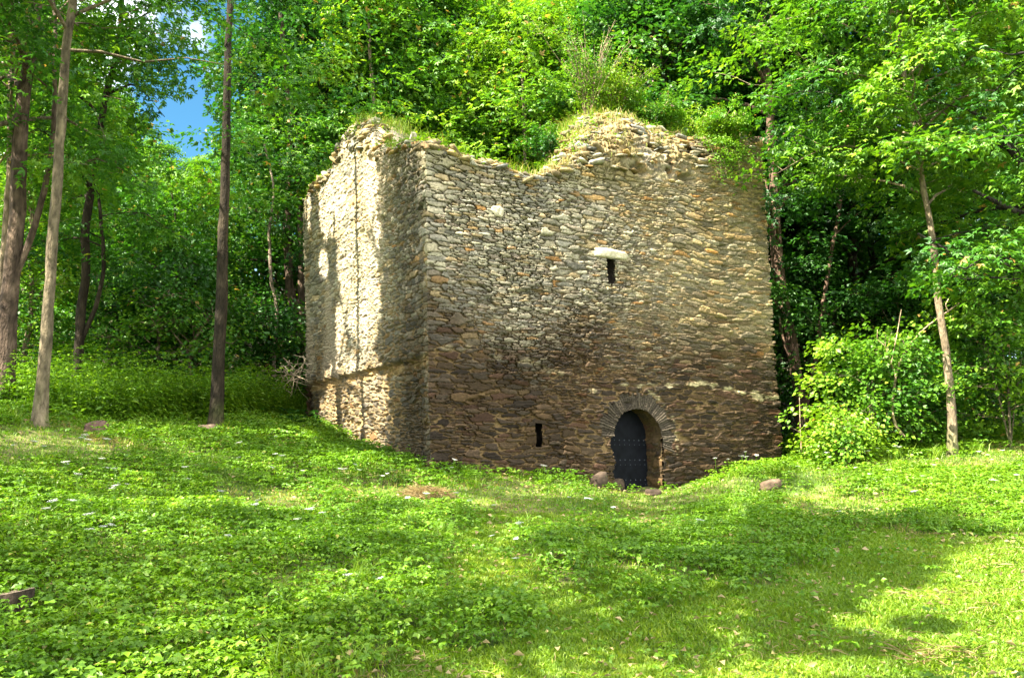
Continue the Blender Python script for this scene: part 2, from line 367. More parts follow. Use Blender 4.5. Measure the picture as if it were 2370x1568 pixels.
_line = np.array([(1000, 808), (1060, 800), (1180, 838), (1250, 842), (1330, 885), (1390, 912), (1420, 890), (1540, 893), (1640, 888), (1700, 905), (1800, 922)], float)
_lt = np.array([face_tz(a, b) for a, b in _line])
def strip(side, du, dv, zb=0.3):
    n = int(SL[side] / du) + 1; fr = np.linspace(0, 1, n)
    zf, zt, wt = tops(side, fr)
    nf = int((9.0 - zb) / dv); nc = max(8, int(1.3 / dv * 0.8)); ni = 10
    a = np.linspace(0, 1, nf)[None, :]; zz = zb + (zf[:, None] - zb) * a; ins = zz * 0; vv = zz.copy()
    q = np.linspace(0, 1, nc + 1)[None, 1:] * pi / 2
    q = q + 0 * zf[:, None]
    zc = zf[:, None] + (zt - zf)[:, None] * np.sin(q); ic = wt[:, None] * (1 - np.cos(q)) * 1.0
    arc = np.sqrt((zt - zf) ** 2 + wt ** 2)[:, None]; vc = zf[:, None] + arc * q / (pi / 2) * 1.1
    qi = np.linspace(0, 1, ni + 1)[None, 1:]; zi = zt[:, None] - 0.25 * qi ** 2; ii = wt[:, None] + 1.1 * qi; vi = vc[:, -1:] + 1.1 * qi
    Z = np.concatenate([zz, zc, zi], 1); I = np.concatenate([ins, ic, ii], 1); V = np.concatenate([vv, vc, vi], 1)
    fr2 = np.repeat(fr[:, None], Z.shape[1], 1); t = fr2 * SL[side]; U = UO[side] + t + 40
    e, r, DX, DY, F1 = stones(U, V, 0.21, 0.054, 200, p=4.0)
    e2, r2, _, _, G1 = stones(U, V, 0.34, 0.100, 300, p=4.0)
    # a patchwork of coarser and finer masonry; coarser low down
    sel = fbm(U * 0.6, V * 0.5, 97, 3) + 0.18 * sstep(4.8, 3.0, Z) + (0.3 * sstep(0.50, 0.25, abs(U - 40 - UO[1]) + 0.25 * (vnoise(U * 0, V * 6, 5) - .5)) if side < 2 else 0) > 0.56
    e = np.where(sel, e2 * 1.15, e); r = [np.where(sel, b, a_) for a_, b in zip(r, r2)]
    F1 = np.where(sel, G1, F1)
    n3 = fbm(U * 9, V * 22, 101, 3); nb = fbm(U * 0.8, V * 0.7, 103, 3)
    fill = 0.10 + 0.20 * sstep(0.45, 0.7, nb)                          # how far mortar climbs up the stones
    if side == 0:
        zl = zl1 + (zl0 - zl1) * fr2; lowL = sstep(zl + 0.03, zl - 0.03, Z + 0.10 * (fbm(U * 5, V * 0, 99, 2) - 0.5))
        fill = fill + 0.22 * lowL * sstep(0, 0.8, SL[0] - t)
    thr = fill + 0.12 * (n3 - 0.5)
    up = sstep(0.0, 0.17, e - thr * 0.55)
    proud = (0.018 + 0.036 * r[3]) * (0.9 if side == 0 else 1) * (1 + 0.45 * sstep(5.0, 3.0, Z))
    h = up * proud + 0.012 * (n3 - 0.5) - 0.045 * (1 - up) * sstep(0.60, 0.35, nb) * (0.5 if side == 0 else 1)
    h = h + up * 0.006 * np.clip(1.2 - F1, 0, 1) + up * 0.016 * np.clip(DY * (r[4] - 0.3), -1, 1)
    mort = sstep(0.55, 0.15, up)
    rough = sstep(0.0, 0.6, V - zf[:, None])                            # crumbled crest
    h = h * (1 + 0.8 * rough) + rough * 0.22 * (fbm(U * 2.6, V * 2.6, 105, 4) - 0.5)
    pit = sstep(0.72, 0.80, fbm(U * 1.7, V * 3.2, 107, 3)) * 0.06
    I = I + 0.07 * (fbm(U * 0.45, V * 0.5, 109, 3) - 0.5) + pit * (1 - rough)
    if side == 1:
        # hollows below the crumbled crest on the right
        for (hu, hv, a1, b1, dd) in [(1548, 388, .10, .24, .35), (1530, 345, .30, .16, .25), (1635, 352, .50, .22, .35), (1480, 395, .25, .14, .2), (1590, 415, .25, .12, .12), (1660, 440, .3, .1, .08), (1360, 372, .2, .15, .2)]:
            ht, hz = face_tz(hu, hv)
            g = np.exp(-((t - ht) / a1) ** 2 - ((V - hz) / b1) ** 2)
            I = I + dd * sstep(0.25, 0.7, g + 0.35 * (n3 - 0.5))
        bulge = np.exp(-((t - DT + 2.5) / 2.5) ** 2 - ((Z - 4.2) / 1.5) ** 2); I = I - 0.05 * bulge
        # voussoirs round the door
        rr = np.sqrt((t - DT) ** 2 + (Z - DSP) ** 2); th = np.arctan2(Z - DSP, t - DT)
        ring = (rr < DW + 0.24 + 0.16 * hsh(np.floor(th * 15.0 + 0.3 * n3), th * 0, 7)) & (rr > DW - 0.05) & (th > -0.35) & (th < pi + 0.1)
        tt = th * 15.0 + 0.25 * (fbm(rr * 6, th * 3, 8, 2) - 0.5) * 2; fi = np.floor(tt); ff = tt - fi
        er = np.minimum(ff, 1 - ff); rv = hsh(fi, fi * 0, 9)
        hr = 0.012 + 0.026 * rv + 0.01 * n3
        h = np.where(ring, np.where(er > 0.10, hr, -0.012), h); mort = np.where(ring, 0.0, mort)
        r = [np.where(ring, hsh(fi, fi * 0 + q, 19), a_) for q, a_ in enumerate(r)]
    if side == 0:
        I = I + 0.09 * lowL * sstep(0.15, 0.7, SL[0] - t) - 0.03 * sstep(0.25, 0, abs(Z - zl - 0.1)) * (1 - lowL)
    # long quoins at the near corner
    P = wallP(side, fr2, Z, I - h)
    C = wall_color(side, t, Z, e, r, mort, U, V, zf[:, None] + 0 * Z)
    if side == 1:
        zl = np.interp(t, _lt[:, 0], _lt[:, 1]); nn = fbm(U * 4, V * 7, 113, 3)
        pb = sstep(0.08, 0.03, abs(Z - zl) + 0.30 * (nn - 0.33) - 0.04 * (t > 6.3)) * (0.35 + 0.65 * sstep(3.4, 4.0, t))
        pb = np.maximum(pb, 0.8 * sstep(0.42, 0.37, abs(rr - DW - 0.02)) * sstep(0.55, 0.65, nn) * (rr > DW + .33) * (th > -0.35) * (th < 1.4))
        C = C * (1 - pb[..., None]) + np.array([0.36, 0.30, 0.17]) * pb[..., None]
        C = np.where(ring[..., None], np.array([0.07, 0.056, 0.04]) * (0.65 + 0.7 * rv[..., None]) * np.where(er > 0.1, 1, 0.45)[..., None], C)
        rub = (rough * sstep(0.35, 0.6, fbm(U * 1.1, V * 1.1, 115, 3)))[..., None]
        C = C * (1 - 0.75 * rub) + np.array([0.30, 0.22, 0.105]) * (0.6 + 0.8 * n3[..., None]) * 0.75 * rub
    else:
        if side == 0:
            zl = zl1 + (zl0 - zl1) * fr2
            band = sstep(0.16, 0.05, abs(Z - zl + 0.10)) * sstep(0.3, 0.6, fbm(U * 2, V * 5, 117, 3))
            C = C * (1 - 0.7 * band[..., None]) + np.array([0.30, 0.20, 0.08]) * 0.7 * band[..., None]
            ren_lit = sstep(0.50, 0.60, fbm(U * 0.9, V * 0.45, 119, 4)) * (1 - lowL) * 0.55 * sstep(SL[0] - 1.3, SL[0] - 2.4, t + 0.6 * (n3 - .5)); C = C * (np.where(t > SL[0] - 0.25, 1, 0.62) + (0.62 + 0.15 * lowL) * sstep(SL[0] - 1.2, SL[0] - 2.6, t + 0.8 * (n3 - .5)))[..., None]    # remains of old render; sun patch and corner shade painted into the stone colour
            C = C * (1 - ren_lit[..., None]) + np.array([0.50, 0.41, 0.29]) * ren_lit[..., None]
    Fg = grid_faces(*Z.shape)
    if side == 1:
        tc_ = t.reshape(-1)[Fg].mean(1); zc_ = Z.reshape(-1)[Fg].mean(1)
        Fg = Fg[~(in_door(tc_, zc_, -0.03) | in_slit(tc_, zc_))]
    return P.reshape(-1, 3), Fg, C.reshape(-1, 3)

tower = thing('ruined_tower', 'square ruined rubble-stone tower with overgrown broken top and dark arched iron door', 'tower', (float(CB[0]), float(CB[1]), float(CB[2])))
TO = np.array(tower.location)
def tpart(name, V, Fc, mat, col=None, smooth=False, parent=None, label=None):
    V = np.asarray(V, float) - TO
    o = link(name, np_mesh(name, V, Fc, mat, col=col, smooth=smooth), parent or tower)
    if label: o['label'] = label
    return o
def build_tower():
    Vs, Fs, Cs, k = [], [], [], 0
    for side, du, dv in ((0, 0.028, 0.017), (1, 0.018, 0.0155), (2, 0.09, 0.06), (3, 0.09, 0.06)):
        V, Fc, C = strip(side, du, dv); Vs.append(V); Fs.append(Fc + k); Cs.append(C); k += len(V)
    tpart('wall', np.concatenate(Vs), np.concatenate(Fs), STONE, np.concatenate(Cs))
    # earth fill inside the top
    n = 40; a, b = np.meshgrid(np.linspace(0, 1, n), np.linspace(0, 1, n), indexing='ij')
    cs = [cor2[i] + lns[i] * 6 + inw[i] * 0.95 for i in range(4)]
    P = (cs[0] * ((1 - a) * (1 - b))[..., None] + cs[1] * (a * (1 - b))[..., None] + cs[2] * (a * b)[..., None] + cs[3] * ((1 - a) * b)[..., None])
    Z = 7.15 + 0.35 * fbm(P[..., 0], P[..., 1], 61, 3) + 0.35 * sstep(0.5, 0.0, np.minimum(np.minimum(a, 1 - a), np.minimum(b, 1 - b)) * 4)
    c = np.array([0.10, 0.11, 0.04]) * (0.6 + 0.8 * fbm(P[..., 0] * 2, P[..., 1] * 2, 62, 3))[..., None]
    tpart('earth_fill', np.concatenate([P, Z[..., None]], -1).reshape(-1, 3), grid_faces(n, n), SOIL, c.reshape(-1, 3), smooth=True)
    # door reveal: jambs and vault, lining the opening
    L1 = DSP - 0.3; arc = pi * DW; tot = 2 * L1 + arc; na = int(tot / 0.02); nd = 26
    s = np.linspace(0, tot, na)[:, None]; d = np.linspace(-0.005, DEPTH + 0.03, nd)[None, :]
    s2 = s + 0 * d; d2 = d + 0 * s
    th = pi - np.clip((s2 - L1) / DW, 0, pi)
    e, r, DX, DY, F1 = stones(d2 * 1.0 + 3, s2 + 7, 0.26, 0.10, 410)
    up = sstep(0.05, 0.3, e); lj = 0.10 * sstep(0.35, 0, abs(0.3 + s2 - (DSP - 0.15))) * (s2 < L1) + 0.06 * sstep(0.2, 0, abs(0.3 + s2 - (DSP - 0.75))) * (s2 < L1)
    isarc = (s2 > L1) & (s2 < L1 + arc)
    off = 0.03 * up * (0.5 + r[1]) * np.where(isarc, 0.4, 1) - lj + 0.02 * (fbm(d2 * 5, s2 * 5, 411, 3) - 0.5) - 0.012
    t = np.where(s2 <= L1, DT - DW + off, np.where(isarc, DT + (DW - off) * np.cos(th), DT + DW - off))
    z = np.where(s2 <= L1, 0.3 + s2, np.where(isarc, DSP + (DW - off) * np.sin(th), DSP - (s2 - L1 - arc)))
    P = wallP(1, t / SL[1], z, d2)
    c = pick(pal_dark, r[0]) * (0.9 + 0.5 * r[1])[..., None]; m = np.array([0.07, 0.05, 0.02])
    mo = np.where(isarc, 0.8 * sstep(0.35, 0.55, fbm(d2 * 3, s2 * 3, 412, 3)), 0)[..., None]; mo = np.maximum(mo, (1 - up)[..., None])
    tpart('door_reveal', P.reshape(-1, 3), grid_faces(na, nd), STONE, (c * (1 - mo) + m * mo).reshape(-1, 3))
    # iron door: an arched plate with lapped sheets and rivets, in the plane at the back of the reveal
    W = DW + 0.05; ths = np.linspace(0, pi, 25)
    nr, nx = 60, 24
    zz = np.linspace(0.2, DSP + W, nr); V = []; 
    for zq in zz:
        hw = W if zq < DSP else math.sqrt(max(W * W - (zq - DSP) ** 2, 1e-4))
        for x in np.linspace(-hw, hw, nx): V.append((DT + x, zq))
    V = np.array(V)
    seam = [0.72 + 0.43 * i for i in range(6)]
    ins = DEPTH - 0.016 * (((V[:, 1] - 0.72) / 0.43) % 1)
    Pd = wallP(1, V[:, 0] / SL[1], V[:, 1], ins); Fd = [grid_faces(nr, nx)]
    n0 = len(Pd); Pb = wallP(1, V[:, 0] / SL[1], V[:, 1], ins * 0 + DEPTH + 0.05)
    Fd.append(grid_faces(nr, nx)[:, ::-1] + n0); PP = [Pd, Pb]; k = n0 * 2
    cd = [np.tile(np.array([0.005, 0.006, 0.0085]), (n0 * 2, 1))]
    for zs in [0.72 + 0.43 * i for i in range(4)]:
        for off in (-0.05, 0.05):
            for x in np.linspace(-W + 0.12, W - 0.12, 9):
                rr_, m_ = 0.016, 8
                an = np.arange(m_) / m_ * 2 * pi
                ring = wallP(1, (DT + x + rr_ * np.cos(an)) / SL[1], zs + off + rr_ * np.sin(an), an * 0 + DEPTH - 0.004)
                ring2 = wallP(1, (DT + x + 0.6 * rr_ * np.cos(an)) / SL[1], zs + off + 0.6 * rr_ * np.sin(an), an * 0 + DEPTH - 0.016)
                PP += [ring, ring2]; i0 = np.arange(m_); i1 = (i0 + 1) % m_
                Fd.append(np.stack([k + i0, k + i1, k + m_ + i1, k + m_ + i0], -1)); Fd.append((k + m_ + i0)[None, :]); k += 2 * m_
                cd.append(np.tile(np.array([0.06, 0.068, 0.08]), (2 * m_, 1)))
    tpart('door', np.concatenate(PP), Fd, DOOR, np.concatenate(cd), label='dark arched riveted iron door set back in the stone arch')
    # arrow slits: stone-lined recesses
    for a, b, lo, hi, dep in slits:
        a, b = a - 0.03, b + 0.03; V = []; q = [(a, lo), (b, lo), (b, hi), (a, hi)]
        for dd in (0.0, dep):
            for (x, zq) in q: V.append(wallP(1, np.array(x / SL[1]), np.array(zq), np.array(dd)))
        Fq = np.array([[0, 4, 5, 1], [1, 5, 6, 2], [2, 6, 7, 3], [3, 7, 4, 0], [4, 7, 6, 5]])
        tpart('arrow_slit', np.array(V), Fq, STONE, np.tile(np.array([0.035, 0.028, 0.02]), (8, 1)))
    # pale stones: rough slabs bedded in the face
    def slab(poly, depth, proud, seed, name, label):
        n, m = 44, 22; pts = np.array([face_tz(*p) for p in poly]); c = pts.mean(0)
        ang = np.linspace(0, 2 * pi, n, endpoint=False)
        dd = np.concatenate([[0], np.cumsum(np.linalg.norm(np.diff(np.vstack([pts, pts[:1]]), axis=0), axis=1))]); s = np.linspace(0, dd[-1], n, endpoint=False)
        px = np.interp(s, dd, np.append(pts[:, 0], pts[0, 0])); pz = np.interp(s, dd, np.append(pts[:, 1], pts[0, 1]))
        k = np.linspace(0, 1, m)[:, None]; rr = np.where(k < 0.5, 1, np.sin((1 - k) * pi) ** 0.5); rr = np.where(k < 0.5, 1, np.clip((1 - k) / 0.5, 0, 1))
        prof = np.where(k < 0.5, (k / 0.5 - 1) * depth, proud * np.clip(np.sqrt(1 - np.clip(rr, 0, 1) ** 6), 0, 1))
        t = c[0] + (px - c[0])[None] * rr; z = c[1] + (pz - c[1])[None] * rr
        nn = fbm(t * 9 + seed, z * 9, seed, 4) - 0.5
        P = wallP(1, t / SL[1], z, -(prof + 0.035 * nn * (k > 0.4)))
        Fq = grid_faces(m, n); a = np.arange(m * n).reshape(m, n)
        Fq = np.concatenate([Fq, np.stack([a[:-1, -1], a[1:, -1], a[1:, 0], a[:-1, 0]], -1)])
        tpart(name, P.reshape(-1, 3), Fq, PALE, label=label)
    slab([(1374, 573), (1400, 573), (1430, 580), (1448, 585), (1453, 596), (1446, 603), (1420, 600), (1392, 596), (1371, 593)], 0.05, 0.085, 501, 'lintel_stone', 'long whitish lintel stone over the upper arrow slit')
    slab([(1140, 477), (1160, 478), (1168, 488), (1163, 506), (1146, 500), (1133, 488)], 0.05, 0.07, 502, 'pale_stone', 'squarish whitish stone high in the front wall')
build_tower()
def crest_rubble():
    rng = rng_(801); n, m = 8, 6; th, ph = np.meshgrid(np.linspace(0, 2 * pi, n, endpoint=False), np.linspace(0.05, pi - 0.05, m), indexing='ij')
    D = np.stack([np.cos(th) * np.sin(ph), np.sin(th) * np.sin(ph), np.cos(ph)], -1); D = D / (np.abs(D) ** 4).sum(-1, keepdims=True) ** 0.25
    a = np.arange(n * m).reshape(n, m); b = np.roll(a, -1, axis=0); Fq = np.stack([a[:, :-1], b[:, :-1], b[:, 1:], a[:, 1:]], -1).reshape(-1, 4)
    Vs, Fs, Cs, k = [], [], [], 0
    for side, cnt in ((0, 420), (1, 800)):
        fr = rng.random(cnt); zf, zt, wt = tops(side, fr); keep = (rng.random(cnt) < 0.35 + 1.0 * np.clip((zt - zf) / 0.8, 0, 1)); fr, zf, zt, wt = fr[keep], zf[keep], zt[keep], wt[keep]
        q = (rng.random(len(fr)) ** 0.8) * pi / 2; P = wallP(side, fr, zf + (zt - zf) * np.sin(q), wt * (1 - np.cos(q)) - 0.02)
        ang = math.atan2(*(cor2[(side + 1) % 4] - cor2[side])[::-1])
        for p in P:
            sz = (0.035 + 0.085 * rng.random() ** 2) * np.array([1.7, 1.0, 0.28 + 0.35 * rng.random()]); V = D * (0.75 + 0.5 * rng.random(D.shape[:2] + (1,)) ** 1.5) * sz
            r = ang + rng.normal(0, 0.3); t_ = rng.normal(0, 0.3); x, y = V[..., 0] * cos(r) - V[..., 1] * sin(r), V[..., 0] * sin(r) + V[..., 1] * cos(r)
            V = np.stack([x, y, V[..., 2] + t_ * V[..., 0]], -1).reshape(-1, 3) + p; Vs.append(V); Fs.append(Fq + k); k += len(V)
            base = pal_yel[rng.integers(0, 9)] if rng.random() < 0.6 else pal_grey[rng.integers(0, 9)]; Cs.append(np.tile(base * (0.6 + 0.8 * rng.random()), (len(V), 1)))
    o = tpart('crest_rubble', np.concatenate(Vs), np.concatenate(Fs), STONE, np.concatenate(Cs)); o['kind'] = 'stuff'
crest_rubble()

# ---------------------------------------------------------------- foliage and branch builders
def tubes(polys, sides=7, cap=True):
    """polys: list of (pts (n,3), radii (n,)) -> verts, quads"""
    Vs, Fs, k = [], [], 0
    for pts, rad in polys:
        pts = np.asarray(pts, float); n = len(pts); s = sides if rad[0] > 0.03 else (5 if rad[0] > 0.012 else 3)
        t = nrm(np.gradient(pts, axis=0)); up = np.array([0.31, 0.95, 0.05]) if abs(t[0][2]) > 0.8 else np.array([0, 0, 1.0])
        a = nrm(np.cross(t, up)); b = np.cross(t, a); an = np.arange(s) / s * 2 * pi
        R = np.asarray(rad)[:, None, None]
        ring = pts[:, None, :] + R * (np.cos(an)[None, :, None] * a[:, None, :] + np.sin(an)[None, :, None] * b[:, None, :])
        Vs.append(ring.reshape(-1, 3)); i = np.arange(n * s).reshape(n, s); j = np.roll(i, -1, axis=1)
        Fs.append(np.stack([i[:-1], j[:-1], j[1:], i[1:]], -1).reshape(-1, 4) + k); k += n * s
    return np.concatenate(Vs), np.concatenate(Fs)
def smooth_path(pts, n, r=None, wob=0.0, seed=0):
    pts = np.asarray(pts, float); d = np.concatenate([[0], np.cumsum(np.linalg.norm(np.diff(pts, axis=0), axis=1))]); s = np.linspace(0, d[-1], n)
    P = np.stack([np.interp(s, d, pts[:, i]) for i in range(3)], -1)
    for _ in range(max(1, n // 10)): P[1:-1] = 0.25 * P[:-2] + 0.5 * P[1:-1] + 0.25 * P[2:]
    if wob: 
        for ax in (0, 1): P[:, ax] += wob * (fbm(s * 0.9, s * 0, seed + ax, 3) - 0.5) * np.minimum(1, s / (0.2 * d[-1]))
    return P
def leaves(P, D, N, L, rng, wr=0.62, fold=0.12, lobes=1):
    """rhombic folded leaf blades; lobes 3: three-pointed"""
    D = nrm(D); N = nrm(N - (N * D).sum(-1, keepdims=True) * D); S = np.cross(N, D)
    L = np.asarray(L)[:, None]; Vs, Fs, vals, k = [], [], [], 0; n = len(P)
    v0 = rng.random(n)
    for li in range(lobes):
        a = (0, 0.95, -0.95)[li]; sc_ = 1.0 if li == 0 else 0.78
        Dl = D * cos(a) + S * sin(a); Sl = -D * sin(a) + S * cos(a); w_ = wr if lobes == 1 else 0.42
        q = np.stack([P, P + Dl * L * 0.48 * sc_ + Sl * L * w_ * 0.5 * sc_ + N * L * fold, P + Dl * L * sc_ - N * L * 0.08, P + Dl * L * 0.48 * sc_ - Sl * L * w_ * 0.5 * sc_ + N * L * fold], 1)
        Vs.append(q.reshape(-1, 3)); i = np.arange(n)[:, None] * 4 + k
        Fs.append(np.concatenate([i + np.array([0, 1, 2]), i + np.array([0, 2, 3])])); k += n * 4; vals.append(np.repeat(v0, 4))
    return np.concatenate(Vs), np.concatenate(Fs), np.concatenate(vals)

# where sunlight reaches the ground / the left wall (positions as seen; used to open gaps in the canopy)
LIT = [(560, 1195, 300, 17), (820, 1150, 190, 24), (1040, 1165, 120, 20), (880, 1085, 150, 16), (600, 1095, 90, 10), (720, 1025, 120, 10), (420, 1075, 80, 7), (980, 1215, 110, 12), (150, 1185, 90, 9),
       (1280, 1140, 130, 12), (1620, 1108, 60, 14), (2150, 1075, 260, 32), (2300, 1130, 260, 60), (2100, 1170, 190, 30), (1900, 1145, 90, 16), (2380, 1200, 150, 40), (2330, 1380, 190, 130), (2120, 1410, 140, 50),
       (2020, 1440, 110, 32), (2250, 1520, 330, 70), (1960, 1550, 260, 36), (1760, 1575, 120, 22), (2330, 1460, 150, 60), (1380, 1420, 60, 8), (560, 1530, 90, 12), (1230, 1240, 70, 8), (1030, 1290, 90, 8)]
DARK = [(2010, 1105, 130, 20), (1980, 1500, 130, 20), (2150, 1450, 70, 14)]
LITW = [(828, 450, 66, 165), (850, 690, 46, 135), (828, 930, 72, 110), (815, 440, 40, 140), (775, 520, 14, 70), (835, 640, 38, 90), (862, 760, 24, 80), (820, 920, 62, 95), (868, 900, 30, 80), (770, 640, 12, 40), (800, 780, 16, 60), (830, 1010, 70, 30), (760, 960, 22, 50), (740, 480, 8, 90), (890, 560, 8, 40)]
def mask(u, v, ell, n):
    m = np.zeros(u.shape, bool)
    for a, b, ra, rb in ell: m |= ((u - a) / ra) ** 2 + ((v - b) / rb) ** 2 < 1 + n
    return m
_nl = np.array([cor2[0][1] - cor2[1][1], cor2[1][0] - cor2[0][0]]); _nl /= np.linalg.norm(_nl)      # left face plane
if _nl @ (cor2[2] - cor2[1]) > 0: _nl = -_nl
def sun_gap(P, seed=0):
    """True for leaves standing in a sunlit gap"""
    rng = rng_(seed + 900); nn = (rng.random(len(P)) - 0.35) * 0.5
    den = -(SUN[:2] @ _nl); t = ((cor2[1] - P[:, :2]) @ _nl) / den
    Q = P - SUN * t[:, None]; e = (cor2[0] - cor2[1]) / SL[0]; s = (Q[:, :2] - cor2[1]) @ e
    onw = (t > 0) & (s > 0) & (s < SL[0]) & (Q[:, 2] > 0.8) & (Q[:, 2] < 9)
    u, v = project(Q); litw = onw & mask(u, v, LITW, nn)
    t = (P[:, 2] - 1.0) / SUN[2]
    for _ in range(4):
        G = P - SUN * t[:, None]; t = (P[:, 2] - H(G[:, 0], G[:, 1])) / SUN[2]
    u, v = project(G); ok = G[:, 1] > 2
    dap = (rng.random(len(P)) < 0.45 + 0.40 * (fbm(G[:, 0] * 0.9, G[:, 1] * 0.9, 33, 3) > 0.53)) & (u < 1750) & (v > 1000)
    litg = ok & ~onw & (mask(u, v, LIT, nn) | dap) & ~mask(u, v, DARK, nn)
    crest = onw & False
    # keep the tower crest and the slopes behind it in sun
    return litw | litg | crest
def view_gap(P):
    """the open sky seen between the trees on the left"""
    u, v = project(P); n = fbm(u / 22, v / 22, 3, 3) - 0.5
    m = ((u - 428) / 70) ** 2 + ((v - 300) / 68) ** 2 < 1.1 + 1.2 * n
    return m | ((((u - 455) / 34) ** 2 + ((v - 170) / 90) ** 2) < 0.12 + 2.2 * n)
def spray_leaves(C, O, R, per, L, rng, lobes=1, flat=0.10, tilt=0.35):
    m = len(C); idx = np.repeat(np.arange(m), per); n = len(idx)
    O = nrm(O + 1e-6); Nn = nrm(np.array([0, 0, 1.0]) + O * tilt * rng.random((m, 1)) + rng.normal(0, 0.22, (m, 3)))
    e1 = nrm(np.cross(Nn, np.array([0.3, 0.2, 1.0]) + 0 * Nn)); e2 = np.cross(Nn, e1)
    rr = np.sqrt(rng.random(n)) * R[idx]; ph = rng.random(n) * 2 * pi
    rad = np.cos(ph)[:, None] * e1[idx] + np.sin(ph)[:, None] * e2[idx]
    P = C[idx] + rad * rr[:, None] + O[idx] * (rr * 0.15)[:, None]
    P[:, 2] -= 0.35 * rr ** 2 / np.maximum(R[idx], 0.1) - rng.normal(0, flat, n)
    D = rad * 0.7 + O[idx] * 0.6 + rng.normal(0, 0.35, (n, 3)); D[:, 2] -= 0.30
    N = Nn[idx] + rng.normal(0, 0.35, (n, 3))
    return P, D, N, L * (0.65 + 0.6 * rng.random(n))
def grow(trunk, r0, r1, seed, lo, crown_r, n_limb, sub, per, L, spray_R=0.7, lobes=1, extra=(), rise=0.45, prof='round', top=True, bare=0):
    """trunk: (n,3) local path. Returns wood polys and leaf arrays, local"""
    rng = rng_(seed); n = len(trunk); h = trunk[:, 2] - trunk[0, 2]; Ht = h[-1]
    f = np.linspace(0, 1, n); rad = r0 * (1 - f) + r1 * f
    rad = rad * (1 + 0.75 * np.exp(-np.maximum(h, 0) / 0.28)) * (1 + 0.26 * (fbm(h * 2.2, h * 0, seed, 3) - 0.5))
    wood = [(trunk, rad)]; C, O, R = [], [], []
    for pts, a, b in extra: wood.append((pts, np.linspace(a, b, len(pts))))
    stems = [(trunk, rad)] + [(p, np.linspace(a, b, len(p))) for p, a, b in extra]
    for k in range(n_limb):
        tk, rd = stems[0] if (k % 3 or len(stems) == 1) else stems[1 + (k // 3) % (len(stems) - 1)]
        hh = tk[:, 2] - trunk[0, 2]; z0 = lo + (Ht - lo) * ((k + rng.random()) / n_limb) ** 0.9
        if z0 > hh[-1] or z0 < hh[0]: z0 = hh[0] + (hh[-1] - hh[0]) * (0.3 + 0.7 * rng.random())
        i = int(np.clip(np.searchsorted(hh, z0), 1, len(hh) - 1)); p0 = tk[i]; q = (z0 - lo) / max(Ht - lo, .1)
        pr = {'round': 0.55 + 0.45 * math.sin(pi * min(1, max(0, q * 0.85 + 0.15))), 'cone': 1.05 - 0.75 * q, 'flat': 0.6 + 0.4 * q}[prof]
        az = k * 2.399 + rng.normal(0, 0.4); ln = crown_r * pr * (0.65 + 0.5 * rng.random())
        el = rise * (0.4 + 0.9 * q) + rng.normal(0, 0.12)
        d = np.array([cos(az) * cos(el), sin(az) * cos(el), sin(el)]); m = 7; s = np.linspace(0, 1, m)[:, None]
        pts = p0 + d * ln * s + np.array([0, 0, 1]) * (0.10 * ln * np.sin(s * pi) - 0.10 * ln * s ** 2) + np.cumsum(rng.normal(0, 0.045 * ln, (m, 3)), 0) * s
        rl = min(rd[i] * 0.5, 0.018 * ln + 0.008); wood.append((pts, np.linspace(rl, 0.006, m)))
        if bare and k < bare: continue
        for j in range(sub):
            s0 = 0.25 + 0.75 * (j + rng.random()) / sub; ii = s0 * (m - 1); i0 = int(min(ii, m - 2)); b0 = pts[i0] + (pts[i0 + 1] - pts[i0]) * (ii - i0)
            side = rng.normal(0, 1, 3); side[2] = side[2] * 0.3 + 0.1; side = nrm(side + d * 0.7)
            l2 = (0.25 + 0.45 * rng.random()) * (0.45 + 0.4 * ln ** 0.8); e = b0 + side * l2
            wood.append((np.array([b0, b0 + side * l2 * 0.5 + [0, 0, 0.06 * l2], e]), np.array([0.010, 0.006, 0.003])))
            C.append(e); O.append([side[0], side[1], 0]); R.append(spray_R * (0.6 + 0.7 * rng.random()))
    if top:
        for _ in range(6):
            C.append(trunk[-1] + rng.normal(0, 0.5, 3)); O.append(rng.normal(0, 1, 3) * [1, 1, 0]); R.append(spray_R)
    C, O, R = np.array(C), np.array(O, float), np.array(R)
    return wood, spray_leaves(C, O, R, per, L, rng, lobes) + (lobes, rng)
def bark_col(V, base, seed, moss=0.0):
    ang = fbm(V[:, 0] * 9 + V[:, 1] * 7, V[:, 2] * 2.2, seed, 4)[:, None]; c = np.array(base) * (0.35 + 1.1 * ang); pt = sstep(0.58, 0.66, fbm(V[:, 0] * 5 + V[:, 1] * 4, V[:, 2] * 1.6 + 7, seed + 6, 4))[:, None]; c = c * (1 + 0.7 * pt)
    rings = (fbm(V[:, 2] * 14, V[:, 0] * 2, seed + 2, 2)[:, None] > 0.66); c = np.where(rings, c * 0.75, c)
    ms = (sstep(0.9, 0.0, V[:, 2]) * sstep(0.42, 0.6, fbm(V[:, 0] * 6 + V[:, 1] * 6, V[:, 2] * 2.5, seed + 8, 3)))[:, None]; c = c * (1 - 0.7 * ms) + np.array([0.07, 0.10, 0.018]) * 0.7 * ms
    if moss:
        mm = sstep(0.5, 0.65, fbm(V[:, 0] * 3, V[:, 2] * 1.3, seed + 4, 3) + moss * 0.25)[:, None]; c = c * (1 - mm) + np.array([0.14, 0.17, 0.02]) * mm
    return c
